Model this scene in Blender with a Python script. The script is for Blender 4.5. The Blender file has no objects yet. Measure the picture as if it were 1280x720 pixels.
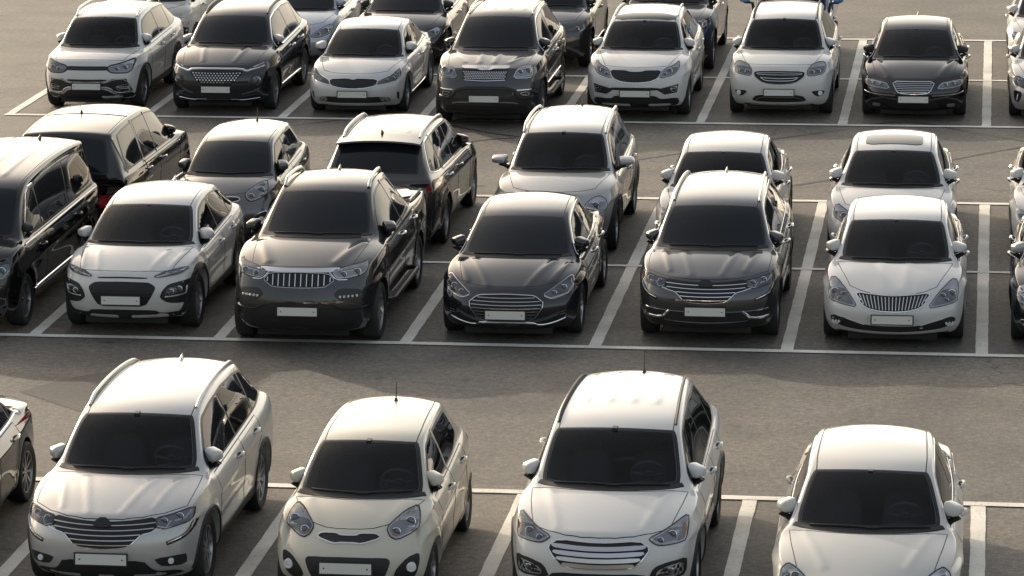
import bpy, bmesh, math, random
import numpy as np
from mathutils import Vector, Matrix
from mathutils.bvhtree import BVHTree
from mathutils.geometry import delaunay_2d_cdt
random.seed(7)
sc = bpy.context.scene
C = sc.collection

# ------------------------------------------------------------------ camera, sky, sun, exposure
def look_matrix(pitch, yaw, roll, loc):
    fw = Vector((-math.sin(yaw)*math.cos(pitch), math.cos(yaw)*math.cos(pitch), -math.sin(pitch)))
    rt = Vector((math.cos(yaw), math.sin(yaw), 0)); up = rt.cross(fw)
    r2 = rt*math.cos(roll)+up*math.sin(roll); u2 = up*math.cos(roll)-rt*math.sin(roll)
    m = Matrix((r2, u2, -fw)).transposed().to_4x4(); m.translation = loc
    return m
cam = bpy.data.objects.new('camera', bpy.data.cameras.new('camera')); C.objects.link(cam)
cam.matrix_world = look_matrix(0.219782, 0.135168, -0.010680, Vector((0.0217, -44.8013, 10.8756)))
cam.data.sensor_width = 36; cam.data.lens = 4451.47/1280*36
cam.data.clip_start = 1; cam.data.clip_end = 3000
sc.camera = cam

SUN_EL, SUN_AZ = math.radians(18), math.radians(-44)          # azimuth from +Y towards +X
sundir = Vector((math.sin(SUN_AZ)*math.cos(SUN_EL), math.cos(SUN_AZ)*math.cos(SUN_EL), math.sin(SUN_EL)))
w = bpy.data.worlds.new('World'); sc.world = w; w.use_nodes = True
nt = w.node_tree; nt.nodes.clear()
sky = nt.nodes.new('ShaderNodeTexSky'); sky.sky_type = 'NISHITA'; sky.sun_disc = False
sky.sun_elevation = SUN_EL; sky.sun_rotation = SUN_AZ
sky.altitude = 50; sky.air_density = 1.0; sky.dust_density = 5.0; sky.ozone_density = 1.0
bg = nt.nodes.new('ShaderNodeBackground'); bg.inputs['Strength'].default_value = 0.15
out = nt.nodes.new('ShaderNodeOutputWorld')
warm = nt.nodes.new('ShaderNodeMix'); warm.data_type = 'RGBA'; warm.blend_type = 'MULTIPLY'
warm.inputs['Factor'].default_value = 1.0
warm.inputs['B'].default_value = (1.0, 0.95, 0.88, 1)
nt.links.new(sky.outputs['Color'], warm.inputs['A'])
veil = nt.nodes.new('ShaderNodeMix'); veil.data_type = 'RGBA'; veil.blend_type = 'ADD'      # thin high cloud over the whole sky
veil.inputs['Factor'].default_value = 1.0
tc = nt.nodes.new('ShaderNodeTexCoord'); sx = nt.nodes.new('ShaderNodeSeparateXYZ'); nt.links.new(tc.outputs['Generated'], sx.inputs[0])
lowsky = nt.nodes.new('ShaderNodeMapRange'); lowsky.interpolation_type = 'SMOOTHERSTEP'; lowsky.inputs['From Min'].default_value = .74; lowsky.inputs['From Max'].default_value = .10
nt.links.new(sx.outputs['Z'], lowsky.inputs['Value'])                                             # haze gathers low down and on the sun's side
dp = nt.nodes.new('ShaderNodeVectorMath'); dp.operation = 'DOT_PRODUCT'; dp.inputs[1].default_value = (math.sin(SUN_AZ+.45), math.cos(SUN_AZ+.45), 0); nt.links.new(tc.outputs['Generated'], dp.inputs[0])
sside = nt.nodes.new('ShaderNodeMapRange'); sside.inputs['From Min'].default_value = -.1; sside.inputs['From Max'].default_value = 1; nt.links.new(dp.outputs['Value'], sside.inputs['Value'])
gl = nt.nodes.new('ShaderNodeMath'); gl.operation = 'MULTIPLY'; nt.links.new(lowsky.outputs[0], gl.inputs[0]); nt.links.new(sside.outputs[0], gl.inputs[1])
hz = nt.nodes.new('ShaderNodeMix'); hz.data_type = 'RGBA'; hz.clamp_factor = True; hz.inputs['A'].default_value = (1.3, 1.23, 1.09, 1); hz.inputs['B'].default_value = (11.0, 9.9, 8.2, 1)
nt.links.new(gl.outputs[0], hz.inputs['Factor']); nt.links.new(hz.outputs['Result'], veil.inputs['B'])
nt.links.new(warm.outputs['Result'], veil.inputs['A'])
nt.links.new(veil.outputs['Result'], bg.inputs['Color']); nt.links.new(bg.outputs[0], out.inputs['Surface'])
sun = bpy.data.objects.new('sun', bpy.data.lights.new('sun', 'SUN')); C.objects.link(sun)
sun.data.energy = 2.75; sun.data.angle = math.radians(0.8); sun.data.color = (1.0, 0.89, 0.74)
sun.rotation_euler = sundir.to_track_quat('Z', 'Y').to_euler()
sc.view_settings.view_transform = 'Standard'; sc.view_settings.look = 'None'
sc.view_settings.exposure = 0.27; sc.view_settings.gamma = 1.0; sc.view_settings.use_curve_mapping = False
sc.render.engine = 'CYCLES'
sc.cycles.max_bounces = 6; sc.cycles.transparent_max_bounces = 8

# ------------------------------------------------------------------ materials
def new_mat(name):
    m = bpy.data.materials.new(name); m.use_nodes = True
    n = m.node_tree; b = n.nodes['Principled BSDF']
    return m, n, b
MATS = {}
def simple(name, col, rough=0.5, metal=0.0, coat=0.0, spec=0.5, noise=0.0):
    if name in MATS: return MATS[name]
    m, n, b = new_mat(name)
    b.inputs['Base Color'].default_value = (*col, 1); b.inputs['Roughness'].default_value = rough
    b.inputs['Metallic'].default_value = metal; b.inputs['Coat Weight'].default_value = coat
    b.inputs['Coat Roughness'].default_value = 0.03; b.inputs['Specular IOR Level'].default_value = spec
    if noise:
        tx = n.nodes.new('ShaderNodeTexCoord'); ns = n.nodes.new('ShaderNodeTexNoise')
        ns.inputs['Scale'].default_value = 6; ns.inputs['Detail'].default_value = 6
        mx = n.nodes.new('ShaderNodeMix'); mx.data_type = 'RGBA'
        mx.inputs['A'].default_value = (*[c*(1-noise) for c in col], 1); mx.inputs['B'].default_value = (*[min(1, c*(1+noise)) for c in col], 1)
        n.links.new(tx.outputs['Object'], ns.inputs['Vector']); n.links.new(ns.outputs['Fac'], mx.inputs['Factor'])
        n.links.new(mx.outputs['Result'], b.inputs['Base Color'])
    MATS[name] = m; return m
def paint(name, col, metal=0.0, rough=0.35, dirt=None):
    if dirt is None: dirt = .22 if sum(col) > .6 else .04
    key = 'paint '+name
    if key in MATS: return MATS[key]
    m, n, b = new_mat(key)
    b.inputs['Metallic'].default_value = metal
    b.inputs['Coat Weight'].default_value = 1.0; b.inputs['Coat IOR'].default_value = 1.36 if sum(col) > 1.4 else 1.7
    tx = n.nodes.new('ShaderNodeTexCoord')
    ns = n.nodes.new('ShaderNodeTexNoise'); ns.inputs['Scale'].default_value = 2.2; ns.inputs['Detail'].default_value = 8; ns.inputs['Roughness'].default_value = .65
    n.links.new(tx.outputs['Object'], ns.inputs['Vector'])
    # fine road dust: a thin veil low on the body
    sp = n.nodes.new('ShaderNodeSeparateXYZ'); n.links.new(tx.outputs['Object'], sp.inputs[0])
    mr = n.nodes.new('ShaderNodeMapRange'); mr.inputs['From Min'].default_value = .15; mr.inputs['From Max'].default_value = .7
    mr.inputs['To Min'].default_value = dirt; mr.inputs['To Max'].default_value = 0.02; n.links.new(sp.outputs['Z'], mr.inputs['Value'])
    mu = n.nodes.new('ShaderNodeMath'); mu.operation = 'MULTIPLY'
    n.links.new(mr.outputs[0], mu.inputs[0]); n.links.new(ns.outputs['Fac'], mu.inputs[1])
    mx = n.nodes.new('ShaderNodeMix'); mx.data_type = 'RGBA'
    mx.inputs['A'].default_value = (*col, 1); mx.inputs['B'].default_value = (.16, .14, .115, 1)
    n.links.new(mu.outputs[0], mx.inputs['Factor']); n.links.new(mx.outputs['Result'], b.inputs['Base Color'])
    r2 = n.nodes.new('ShaderNodeMapRange'); r2.inputs['To Min'].default_value = .015; r2.inputs['To Max'].default_value = .06
    n.links.new(ns.outputs['Fac'], r2.inputs['Value']); n.links.new(r2.outputs[0], b.inputs['Coat Roughness'])
    b.inputs['Roughness'].default_value = rough; b.inputs['Specular IOR Level'].default_value = .25 if sum(col) > .6 else 0.0
    MATS[key] = m; return m
M_glass = simple('tinted glass', (.010, .012, .015), .03, 0, 0, .30)
M_side = simple('side glass', (.009, .009, .010), .02, 0, 0, .34)
M_blackgloss = simple('gloss black trim', (.010, .010, .010), .32)
M_black = simple('black plastic', (.015, .015, .016), .55, noise=.25)
M_dark = simple('dark recess', (.006, .006, .0065), .6)
M_chrome = simple('chrome', (.78, .78, .78), .12, 1.0)
M_satin = simple('satin silver', (.55, .55, .55), .3, 1.0)
M_tyre = simple('tyre rubber', (.018, .018, .018), .75, noise=.3)
M_rim = simple('alloy rim', (.42, .42, .43), .3, 1.0)
M_rimd = simple('dark alloy', (.10, .10, .105), .35, 1.0)
M_plate = simple('number plate', (.62, .62, .57), .5)
M_seam = simple('panel gap', (.02, .02, .02), .7)
M_lampc = simple('lamp reflector', (.80, .81, .83), .30, .35, noise=.25)
M_lampd = simple('lamp housing', (.20, .203, .215), .24, .45, noise=.5)
M_lens = simple('projector lens', (.13, .135, .145), .08, .3)
M_lampdim = simple('lamp dimmed reflector', (.34, .345, .36), .22, .45, noise=.6)  # darker reflector copy, painted in where the lamp mirrors no bright sky
M_drl = simple('lamp light guide', (.75, .76, .78), .25)
M_amber = simple('amber lamp', (.50, .27, .18), .25)
M_red = simple('red tail lamp', (.30, .012, .012), .12, coat=1.0)
M_seat = simple('interior trim', (.12, .115, .105), .8)
def tint(name, tr):
    m = bpy.data.materials.new(name); m.use_nodes = True; n = m.node_tree; n.nodes.clear()
    o = n.nodes.new('ShaderNodeOutputMaterial'); mix = n.nodes.new('ShaderNodeMixShader')
    t = n.nodes.new('ShaderNodeBsdfTransparent'); t.inputs['Color'].default_value = (*tr, 1)
    g = n.nodes.new('ShaderNodeBsdfGlossy'); g.inputs['Roughness'].default_value = .02
    f = n.nodes.new('ShaderNodeFresnel'); f.inputs['IOR'].default_value = 1.40
    n.links.new(f.outputs[0], mix.inputs[0]); n.links.new(t.outputs[0], mix.inputs[1]); n.links.new(g.outputs[0], mix.inputs[2])
    n.links.new(mix.outputs[0], o.inputs['Surface']); return m
M_tint = tint('tinted windscreen', (.58, .62, .66))
M_dash = simple('dashboard', (.11, .11, .11), .75)
def clear():
    m = bpy.data.materials.new('clear lamp cover'); m.use_nodes = True; n = m.node_tree; n.nodes.clear()
    o = n.nodes.new('ShaderNodeOutputMaterial'); mix = n.nodes.new('ShaderNodeMixShader')
    t = n.nodes.new('ShaderNodeBsdfTransparent'); g = n.nodes.new('ShaderNodeBsdfGlossy'); g.inputs['Roughness'].default_value = .03
    t.inputs['Color'].default_value = (.93, .93, .93, 1)
    f = n.nodes.new('ShaderNodeFresnel'); f.inputs['IOR'].default_value = 1.5
    n.links.new(f.outputs[0], mix.inputs[0]); n.links.new(t.outputs[0], mix.inputs[1]); n.links.new(g.outputs[0], mix.inputs[2])
    n.links.new(mix.outputs[0], o.inputs['Surface']); return m
M_clear = clear()

# ------------------------------------------------------------------ mesh helpers
class MB:
    def __init__(s): s.v = []; s.f = []
    def add(s, v, f):
        o = len(s.v); s.v += [tuple(p) for p in v]; s.f += [tuple(i+o for i in q) for q in f]; return s
    def box(s, c, d, rot=None):
        x, y, z = (k/2 for k in d); c = Vector(c)
        v = [Vector((i*x, j*y, k*z)) for i in (-1, 1) for j in (-1, 1) for k in (-1, 1)]
        if rot is not None: v = [rot @ p for p in v]
        return s.add([p+c for p in v], [(0, 1, 3, 2), (4, 6, 7, 5), (0, 4, 5, 1), (2, 3, 7, 6), (0, 2, 6, 4), (1, 5, 7, 3)])
    def tube(s, pts, r, n=8, cap=True):
        pts = [Vector(p) for p in pts]; rs = r if isinstance(r, (list, tuple)) else [r]*len(pts)
        vs = []; fs = []
        for i, p in enumerate(pts):
            d = (pts[min(i+1, len(pts)-1)]-pts[max(i-1, 0)]).normalized()
            a = d.cross(Vector((0, 0, 1)))
            if a.length < .05: a = d.cross(Vector((1, 0, 0)))
            a.normalize(); b = d.cross(a)
            vs += [p+(a*math.cos(2*math.pi*k/n)+b*math.sin(2*math.pi*k/n))*rs[i] for k in range(n)]
        for i in range(len(pts)-1):
            for k in range(n):
                fs.append((i*n+k, i*n+(k+1) % n, (i+1)*n+(k+1) % n, (i+1)*n+k))
        if cap: fs += [tuple(range(n))[::-1], tuple((len(pts)-1)*n+k for k in range(n))]
        return s.add(vs, fs)
    def lathe(s, prof, o, axis, n=32):                         # prof: (radius, along axis)
        o = Vector(o); ax = Vector(axis).normalized(); a = ax.orthogonal().normalized(); b = ax.cross(a)
        vs = [o+ax*h+(a*math.cos(2*math.pi*k/n)+b*math.sin(2*math.pi*k/n))*r for (r, h) in prof for k in range(n)]
        fs = [(i*n+k, i*n+(k+1) % n, (i+1)*n+(k+1) % n, (i+1)*n+k) for i in range(len(prof)-1) for k in range(n)]
        return s.add(vs, fs)
    def mesh(s, name, mat, smooth=True):
        me = bpy.data.meshes.new(name); me.from_pydata(s.v, [], s.f); me.update()
        bm = bmesh.new(); bm.from_mesh(me); bmesh.ops.recalc_face_normals(bm, faces=bm.faces); bm.to_mesh(me); bm.free()
        if smooth: me.shade_smooth(); me.set_sharp_from_angle(angle=math.radians(40))
        me.materials.append(mat); return me
def link(name, me, parent=None, loc=None):
    o = bpy.data.objects.new(name, me); C.objects.link(o)
    if parent is not None: o.parent = parent
    if loc is not None: o.location = loc
    return o
def lerp(a, b, t): return a+(b-a)*t
def chaikin(p, it=2, closed=True, q=.25):
    p = [Vector(a[:2]) for a in p]
    for _ in range(it):
        o = []
        n = len(p)
        if not closed: o.append(p[0])
        for i in range(n if closed else n-1):
            a, b = p[i], p[(i+1) % n]; o += [a.lerp(b, q), a.lerp(b, 1-q)]
        if not closed: o.append(p[-1])
        p = o
    return [tuple(a) for a in p]
def inset(poly, d):                                            # shrink a closed polygon by d
    n = len(poly); A = sum(poly[i][0]*poly[(i+1) % n][1]-poly[(i+1) % n][0]*poly[i][1] for i in range(n))
    sg = 1 if A > 0 else -1; o = []
    for i in range(n):
        p0, p1, p2 = (Vector(poly[(i+k) % n][:2]) for k in (-1, 0, 1))
        e1 = (p1-p0); e2 = (p2-p1)
        if e1.length < 1e-6 or e2.length < 1e-6: o.append(tuple(p1)); continue
        n1 = Vector((-e1.y, e1.x)).normalized()*sg; n2 = Vector((-e2.y, e2.x)).normalized()*sg
        b = n1+n2
        if b.length < .2: o.append(tuple(p1+n1*d)); continue
        b.normalize(); o.append(tuple(p1+b*d/max(.35, b.dot(n1))))
    return o
def clip(poly, a, b, c):                                       # keep a*x+b*y>=c
    o = []; n = len(poly)
    for i in range(n):
        p, q = poly[i], poly[(i+1) % n]
        fp = a*p[0]+b*p[1]-c; fq = a*q[0]+b*q[1]-c
        if fp >= 0: o.append(tuple(p))
        if fp*fq < 0:
            t = fp/(fp-fq); o.append((lerp(p[0], q[0], t), lerp(p[1], q[1], t)))
    return o
def inside_np(X, poly):
    P = np.array(poly); x, y = X[:, 0], X[:, 1]; r = np.zeros(len(X), bool); n = len(P)
    for i in range(n):
        x0, y0 = P[i]; x1, y1 = P[(i+1) % n]
        if y0 == y1: continue
        m = ((y0 > y) != (y1 > y)) & (x < (x1-x0)*(y-y0)/(y1-y0)+x0)
        r ^= m
    return r
def densify(poly, step, closed=True):
    o = []; n = len(poly)
    for i in range(n if closed else n-1):
        a, b = poly[i], poly[(i+1) % n]; d = math.hypot(b[0]-a[0], b[1]-a[1])
        if d < 1e-6: continue
        k = max(1, int(math.ceil(d/step)))
        o += [(lerp(a[0], b[0], j/k), lerp(a[1], b[1], j/k)) for j in range(k)]
    if not closed: o.append(tuple(poly[-1][:2]))
    return o
FRONT = (lambda a, b: Vector((a, -3, b)), Vector((0, 1, 0)))
REAR = (lambda a, b: Vector((a, 12, b)), Vector((0, -1, 0)))
TOP = (lambda a, b: Vector((a, b, 5)), Vector((0, 0, -1)))
def SIDE(sg): return (lambda a, b: Vector((sg*3, a, b)), Vector((-sg, 0, 0)))
def project(mb, bvh, poly, frame, off=.004, thick=.012, step=.05, dome=0.0, hole=None):
    """drape a closed outline over the body as a thin shell"""
    pts = densify(poly, step)
    if len(pts) < 3: return mb
    P = np.array(pts); lo = P.min(0); hi = P.max(0)
    gx = np.arange(lo[0]+step*.5, hi[0], step); gy = np.arange(lo[1]+step*.5, hi[1], step)
    I = []
    if len(gx) and len(gy):
        G = np.array([(a+(step*.5 if j % 2 else 0), b) for j, b in enumerate(gy) for a in gx])
        G = G[inside_np(G, pts)]
        if len(G):
            d = np.sqrt(((G[:, None, :]-P[None])**2).sum(2)).min(1); I = [tuple(g) for g in G[d > step*.55]]
    nb = len(pts)
    hp = densify(hole, step) if hole else []; k0 = nb+len(I)
    vs, es, fs, *_ = delaunay_2d_cdt([Vector(q) for q in pts+I+hp], [(i, (i+1) % nb) for i in range(nb)]+[(k0+i, k0+(i+1) % len(hp)) for i in range(len(hp))], [], 1, 1e-6)
    if hole:
        cen = np.array([[sum(vs[i].x for i in f)/len(f), sum(vs[i].y for i in f)/len(f)] for f in fs]); ins = inside_np(cen, hp)
        fs = [f for f, k in zip(fs, ins) if not k]
    fn, d = frame; V = []; N = []
    dd = None
    if dome:
        VV = np.array([tuple(q) for q in vs]); dd = np.sqrt(((VV[:, None, :]-P[None])**2).sum(2)).min(1)
    for k, q in enumerate(vs):
        h, nn, _, _ = bvh.ray_cast(fn(q.x, q.y), d, 30)
        if h is None: V.append(None); N.append(None); continue
        n2 = (nn*.6-d*.4).normalized() if nn.dot(d) < 0 else -d
        o = off
        if dome: o += dome*(1-math.exp(-dd[k]/.025))
        V.append(h+n2*o); N.append(n2)
    F = []
    for f in fs:
        if any(V[i] is None for i in f): continue
        F.append(tuple(f))
    if not F: return mb
    cnt = {}
    G = []
    for f in F:
        a, b, c = (V[i] for i in f[:3])
        if (b-a).cross(c-a).dot(d) > 0: f = f[::-1]
        G.append(f)
        for i in range(len(f)): e = (f[i], f[(i+1) % len(f)]); cnt[e] = cnt.get(e, 0)+1
    used = sorted({i for f in G for i in f}); mp = {i: k for k, i in enumerate(used)}
    vv = [V[i] for i in used]; ff = [tuple(mp[i] for i in f) for f in G]
    bl = {}
    for (a, b) in list(cnt):
        if (b, a) not in cnt:
            for i in (a, b):
                if i not in bl: bl[i] = len(vv); vv.append(V[i]-N[i]*(thick))
            ff.append((mp[b], mp[a], bl[a], bl[b]))
    mb.add(vv, ff); return mb
def ribbon(mb, bvh, line, frame, wd, h, closed=False, step=.04, base=-.002):
    pts = [Vector(q) for q in densify(line, step, closed)]; n = len(pts); fn, d = frame; rows = []
    for i, q in enumerate(pts):
        a = pts[(i-1) % n] if closed else pts[max(i-1, 0)]; b = pts[(i+1) % n] if closed else pts[min(i+1, n-1)]
        t = (b-a)
        if t.length < 1e-7: continue
        t.normalize(); nr = Vector((-t.y, t.x)); row = []
        for k, o in ((-.5, base), (-.25, h), (.25, h), (.5, base)):
            s = q+nr*wd*k; hh, nn, _, _ = bvh.ray_cast(fn(s.x, s.y), d, 30)
            if hh is None: row = None; break
            row.append(hh+((nn*.6-d*.4).normalized() if nn.dot(d) < 0 else -d)*o)
        rows.append(row)
    m = len(rows)
    for i in range(m if closed else m-1):
        r0, r1 = rows[i], rows[(i+1) % m]
        if r0 is None or r1 is None: continue
        mb.add(r0+r1, [(0, 1, 5, 4), (1, 2, 6, 5), (2, 3, 7, 6)])
    return mb
def hit(bvh, a, b, frame):
    h, n, _, _ = bvh.ray_cast(frame[0](a, b), frame[1], 30); return h, n

# ------------------------------------------------------------------ car body
def ip(t, pts): return float(np.interp(t, [a for a, _ in pts], [b for _, b in pts]))
def contour(P, z): return ip(z, P['fc']+[(P['lead'][1], P['lead'][0])])
def rcontour(P, z): return P['L']-ip(z, P['rc']+[(P['tail'][1], P['L']-P['tail'][0])])
FR = [0, .33, .62, .80, .88, .95, 1.0]
def stations(P):
    (sl, zl), (sc_, zc), (sh, zh), (sr, zr), (sb, zb), (st, zt) = (P[k] for k in ('lead', 'cowl', 'hdr', 'rh', 'rb', 'tail'))
    W = P['W']/2; H = P['H']; S = []
    def add(s, z, wf, kind, **k): S.append(dict(s=s, z=z, w=W*wf, kind=kind, **k))
    hb = P.get('hoodb', .03); tp = P.get('taper', (.995, .985, .968, .945, .91, .83))
    add(sl, zl, P.get('fw', .84), 'h', ds=0, drop=.05)
    for t, wf, ds, dr in ((.28, .93, .10, .07), (.62, .985, .07, .08), (.93, 1, .20, .085)):
        add(lerp(sl, sc_, t), lerp(zl, zc, t)+hb*4*t*(1-t), wf, 'h', ds=ds, drop=dr)
    k = P.get('dsc', .26)
    add(sc_, zc, 1, 'c', ds=k, re=P['hwc'], cr=.025)
    add(lerp(sc_, sh, .5), lerp(zc, zh, .5)+P.get('wsb', .038), 1, 'c', ds=lerp(k, .1, .5), re=lerp(P['hwc'], P['hwh'], .5), cr=.04)
    add(sh, zh, 1, 'c', ds=.10, re=P['hwh'], cr=.05)
    for t in (.2, .5, .8):
        l = lerp(zh, zr, t); top = (H-lerp(zh, zr, .45))
        add(lerp(sh, sr, t), l+top*4*t*(1-t), 1 if t < .7 else tp[0], 'c', ds=lerp(.08, -.06, t), re=lerp(P['hwh'], P['hwr'], t)+.012, cr=P.get('crown', .042))
    add(sr, zr, tp[1], 'c', ds=P.get('rhd', -.07), re=P['hwr'], cr=.05)
    rd = P.get('rds', -.12)
    add(lerp(sr, sb, .5), lerp(zr, zb, .5)+P.get('rsb', .025), tp[2], 'c', ds=lerp(P.get('rhd', -.07), rd, .5), re=lerp(P['hwr'], P['hwb'], .5), cr=.045)
    add(sb, zb, tp[3], 'c', ds=rd, re=P['hwb'], cr=.03)
    add(lerp(sb, st, .5), lerp(zb, zt, .5)+P.get('deckb', .01), tp[4], 't', ds=lerp(rd, -.05, .5), drop=.07)
    add(st, zt, tp[5], 't', ds=0, drop=.05)
    n = len(S)
    for i, q in enumerate(S):
        if q['kind'] == 'c':
            bz = lerp(P['belt'][0], P['belt'][1], (q['s']-sc_)/(sb-sc_)); q['belt'] = bz; q['zsh'] = bz-.055
        else: q['zsh'] = q['z']-q['drop']
    return S
def body_cage(P):
    S = stations(P); n = len(S)-1; zb = P['zbot']; L = P['L']
    XF = P.get('xf', [.978, 1.0, .996, .988, .965, .90])
    def rows(q):
        z0 = q['zsh']; z1 = z0-.12; z4 = zb+.12
        return [z0, z1, lerp(z1, z4, .36), lerp(z1, z4, .70), z4, zb]
    def sweep(i): return P['swf'] if i == 0 else P['swr']
    def pos(i, c, r):
        q = S[i]; sg = 1 if c >= 0 else -1; a = abs(c); f = FR[a]; Z = rows(q)
        if r == 0:
            if q['kind'] == 'c':
                re = q['re']
                x3, z3 = re, q['z']-q['cr']; x5, z5 = q['w']-P.get('lb', .065), q['belt']
                if a <= 3:
                    ff = (0, .42, .78, 1)[a]; x = re*ff; z = q['z']-q['cr']*ff**2.2; ds = q['ds']*ff**2
                elif a == 4:
                    x = lerp(x3, x5, .5)+.016*max(0, min(1, (z3-z5)/.3)); z = lerp(z3, z5, .5); ds = q['ds']
                elif a == 5: x, z, ds = x5, z5, q['ds']
                else: x, z, ds = q['w']*XF[0], q['zsh'], q['ds']
                return (sg*x, q['s']+ds, z)
            x = q['w']*f*(XF[0] if a == 6 else 1); z = q['z']-q['drop']*f**2.6; s = q['s']+q['ds']*f**2
            if i == 0: s = P['lead'][0]+P['swf']*f**P.get('swp', 2.4)
            if i == n: s = P['tail'][0]-P['swr']*f**2.4
            return (sg*x, s, z)
        z = Z[r]; xw = q['w']*XF[r]
        if i == 0: return (sg*xw*f, contour(P, z)+P['swf']*f**P.get('swp', 2.4), z)
        if i == n: return (sg*xw*f, rcontour(P, z)-P['swr']*f**2.4, z)
        s = q['s']+q['ds']*f**2
        if i == 1: s += .5*(contour(P, z)-P['lead'][0])
        if i == n-1: s = lerp(s, rcontour(P, z)-.15, .6)
        return (sg*xw*f, s, z)
    V = {}; verts = []; F = []
    def vid(i, c, r):
        k = (i, c, r)
        if k not in V: V[k] = len(verts); verts.append(pos(i, c, r))
        return V[k]
    mats = []
    for i in range(n):
        for c in range(-6, 6):
            F.append((vid(i, c, 0), vid(i, c+1, 0), vid(i+1, c+1, 0), vid(i+1, c, 0))); mats.append(0)
            F.append((vid(i, c, 5), vid(i+1, c, 5), vid(i+1, c+1, 5), vid(i, c+1, 5))); mats.append(1)
        for r in range(5):
            m = 1 if r >= P.get('clad', 9) else 0
            F.append((vid(i, 6, r), vid(i, 6, r+1), vid(i+1, 6, r+1), vid(i+1, 6, r))); mats.append(m)
            F.append((vid(i, -6, r), vid(i+1, -6, r), vid(i+1, -6, r+1), vid(i, -6, r+1))); mats.append(m)
    for r in range(5):
        for c in range(-6, 6):
            F.append((vid(0, c, r), vid(0, c, r+1), vid(0, c+1, r+1), vid(0, c+1, r))); mats.append(1 if r >= P.get('fclad', 9) else 0)
            F.append((vid(n, c, r), vid(n, c+1, r), vid(n, c+1, r+1), vid(n, c, r+1))); mats.append(1 if r >= P.get('rclad', 9) else 0)
    cre = {}
    def ce(a, b, v): cre[frozenset((V[a], V[b]))] = v
    for i in range(n):
        for sg in (-1, 1):
            if 4 <= i < 12: ce((i, 3*sg, 0), (i+1, 3*sg, 0), P.get('cre', .75))
            if 3 <= i < 12: ce((i, 5*sg, 0), (i+1, 5*sg, 0), .35)
            ce((i, 6*sg, 1), (i+1, 6*sg, 1), P.get('crs', .6))
            ce((i, 6*sg, 4), (i+1, 6*sg, 4), .3)
    for c in range(-6, 6):
        ce((0, c, 0), (0, c+1, 0), P.get('crl', .45))
        ce((n, c, 0), (n, c+1, 0), .5)
        if -3 <= c < 3:
            ce((4, c, 0), (4, c+1, 0), .35); ce((10, c, 0), (10, c+1, 0), P.get('crr', .5)); ce((12, c, 0), (12, c+1, 0), .3)
    return verts, F, mats, cre, S
def build_body(P):
    verts, F, mats, cre, S = body_cage(P)
    me = bpy.data.meshes.new('cage'); me.from_pydata(verts, [], F); me.update()
    at = me.attributes.new('crease_edge', 'FLOAT', 'EDGE')
    for e in me.edges:
        k = frozenset(e.vertices)
        if k in cre: at.data[e.index].value = cre[k]
    me.polygons.foreach_set('material_index', mats)
    o = bpy.data.objects.new('cage', me); C.objects.link(o)
    md = o.modifiers.new('s', 'SUBSURF'); md.levels = P.get('lev', 3); md.render_levels = md.levels
    dg = bpy.context.evaluated_depsgraph_get(); m2 = bpy.data.meshes.new_from_object(o.evaluated_get(dg))
    bpy.data.objects.remove(o); bpy.data.meshes.remove(me)
    n = len(m2.vertices); A = np.empty(n*3); m2.vertices.foreach_get('co', A); A = A.reshape(n, 3)
    lo, hi = A.min(0), A.max(0)
    A[:, 0] *= P['W']/(hi[0]-lo[0]); A[:, 1] = (A[:, 1]-lo[1])*P['L']/(hi[1]-lo[1])
    zb = P['zbot']; A[:, 2] = zb+(A[:, 2]-lo[2])*(P['H']-zb)/(hi[2]-lo[2])
    nr = np.empty(n*3); m2.vertices.foreach_get('normal', nr); nr = nr.reshape(n, 3)
    X = np.abs(A[:, 0])
    # pressed lines: ridges on the hood / roof, seen from above
    def ridge(line, h, wd, mask):
        D = np.full(n, 9.0); Q = densify(line, .05, False); ends = np.array(Q)
        for a, b in zip(Q[:-1], Q[1:]):
            a = np.array(a); b = np.array(b); t = b-a; ll = t@t
            u = np.clip(((X-a[0])*t[0]+(A[:, 1]-a[1])*t[1])/ll, 0, 1)
            D = np.minimum(D, np.hypot(X-a[0]-u*t[0], A[:, 1]-a[1]-u*t[1]))
        A[:, 2] += np.where(mask, h*np.exp(-(D/wd)**2), 0)
    up = nr[:, 2] > .45
    for (line, h, wd) in P.get('ridges', []): ridge(line, h, wd, up)
    # wheel-arch flares and a waisted door
    sd = np.clip((np.abs(nr[:, 0])-.35)/.4, 0, 1)
    for ax in (P['fo'], P['fo']+P['wb']):
        r = np.hypot(A[:, 1]-ax, A[:, 2]-P['R'])
        A[:, 0] += np.sign(A[:, 0])*sd*P.get('flare', .018)*np.exp(-((r-P['R']-.06)/.075)**2)
    mid = P['fo']+P['wb']/2
    A[:, 0] -= np.sign(A[:, 0])*sd*P.get('waist', .016)*np.exp(-((A[:, 2]-P.get('wz', .52))/.11)**2)*np.exp(-((A[:, 1]-mid)/(P['wb']*.33))**4)
    # crisp body-side crease
    zc0, zc1 = P.get('crease', (.80, .90)); zc = zc0+(zc1-zc0)*np.clip((A[:, 1]-.6)/(P['L']-1.0), 0, 1)
    dz = A[:, 2]-zc
    A[:, 0] += np.sign(A[:, 0])*sd*P.get('crh', .016)*np.where(dz > 0, np.exp(-dz/.05), np.exp(dz/.022))*np.exp(-((A[:, 1]-P['L']/2)/(P['L']*.45))**6)
    m2.vertices.foreach_set('co', A.ravel()); m2.update()
    bm = bmesh.new(); bm.from_mesh(m2); bvh = BVHTree.FromBMesh(bm); bm.free()
    return m2, bvh, S
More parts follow.
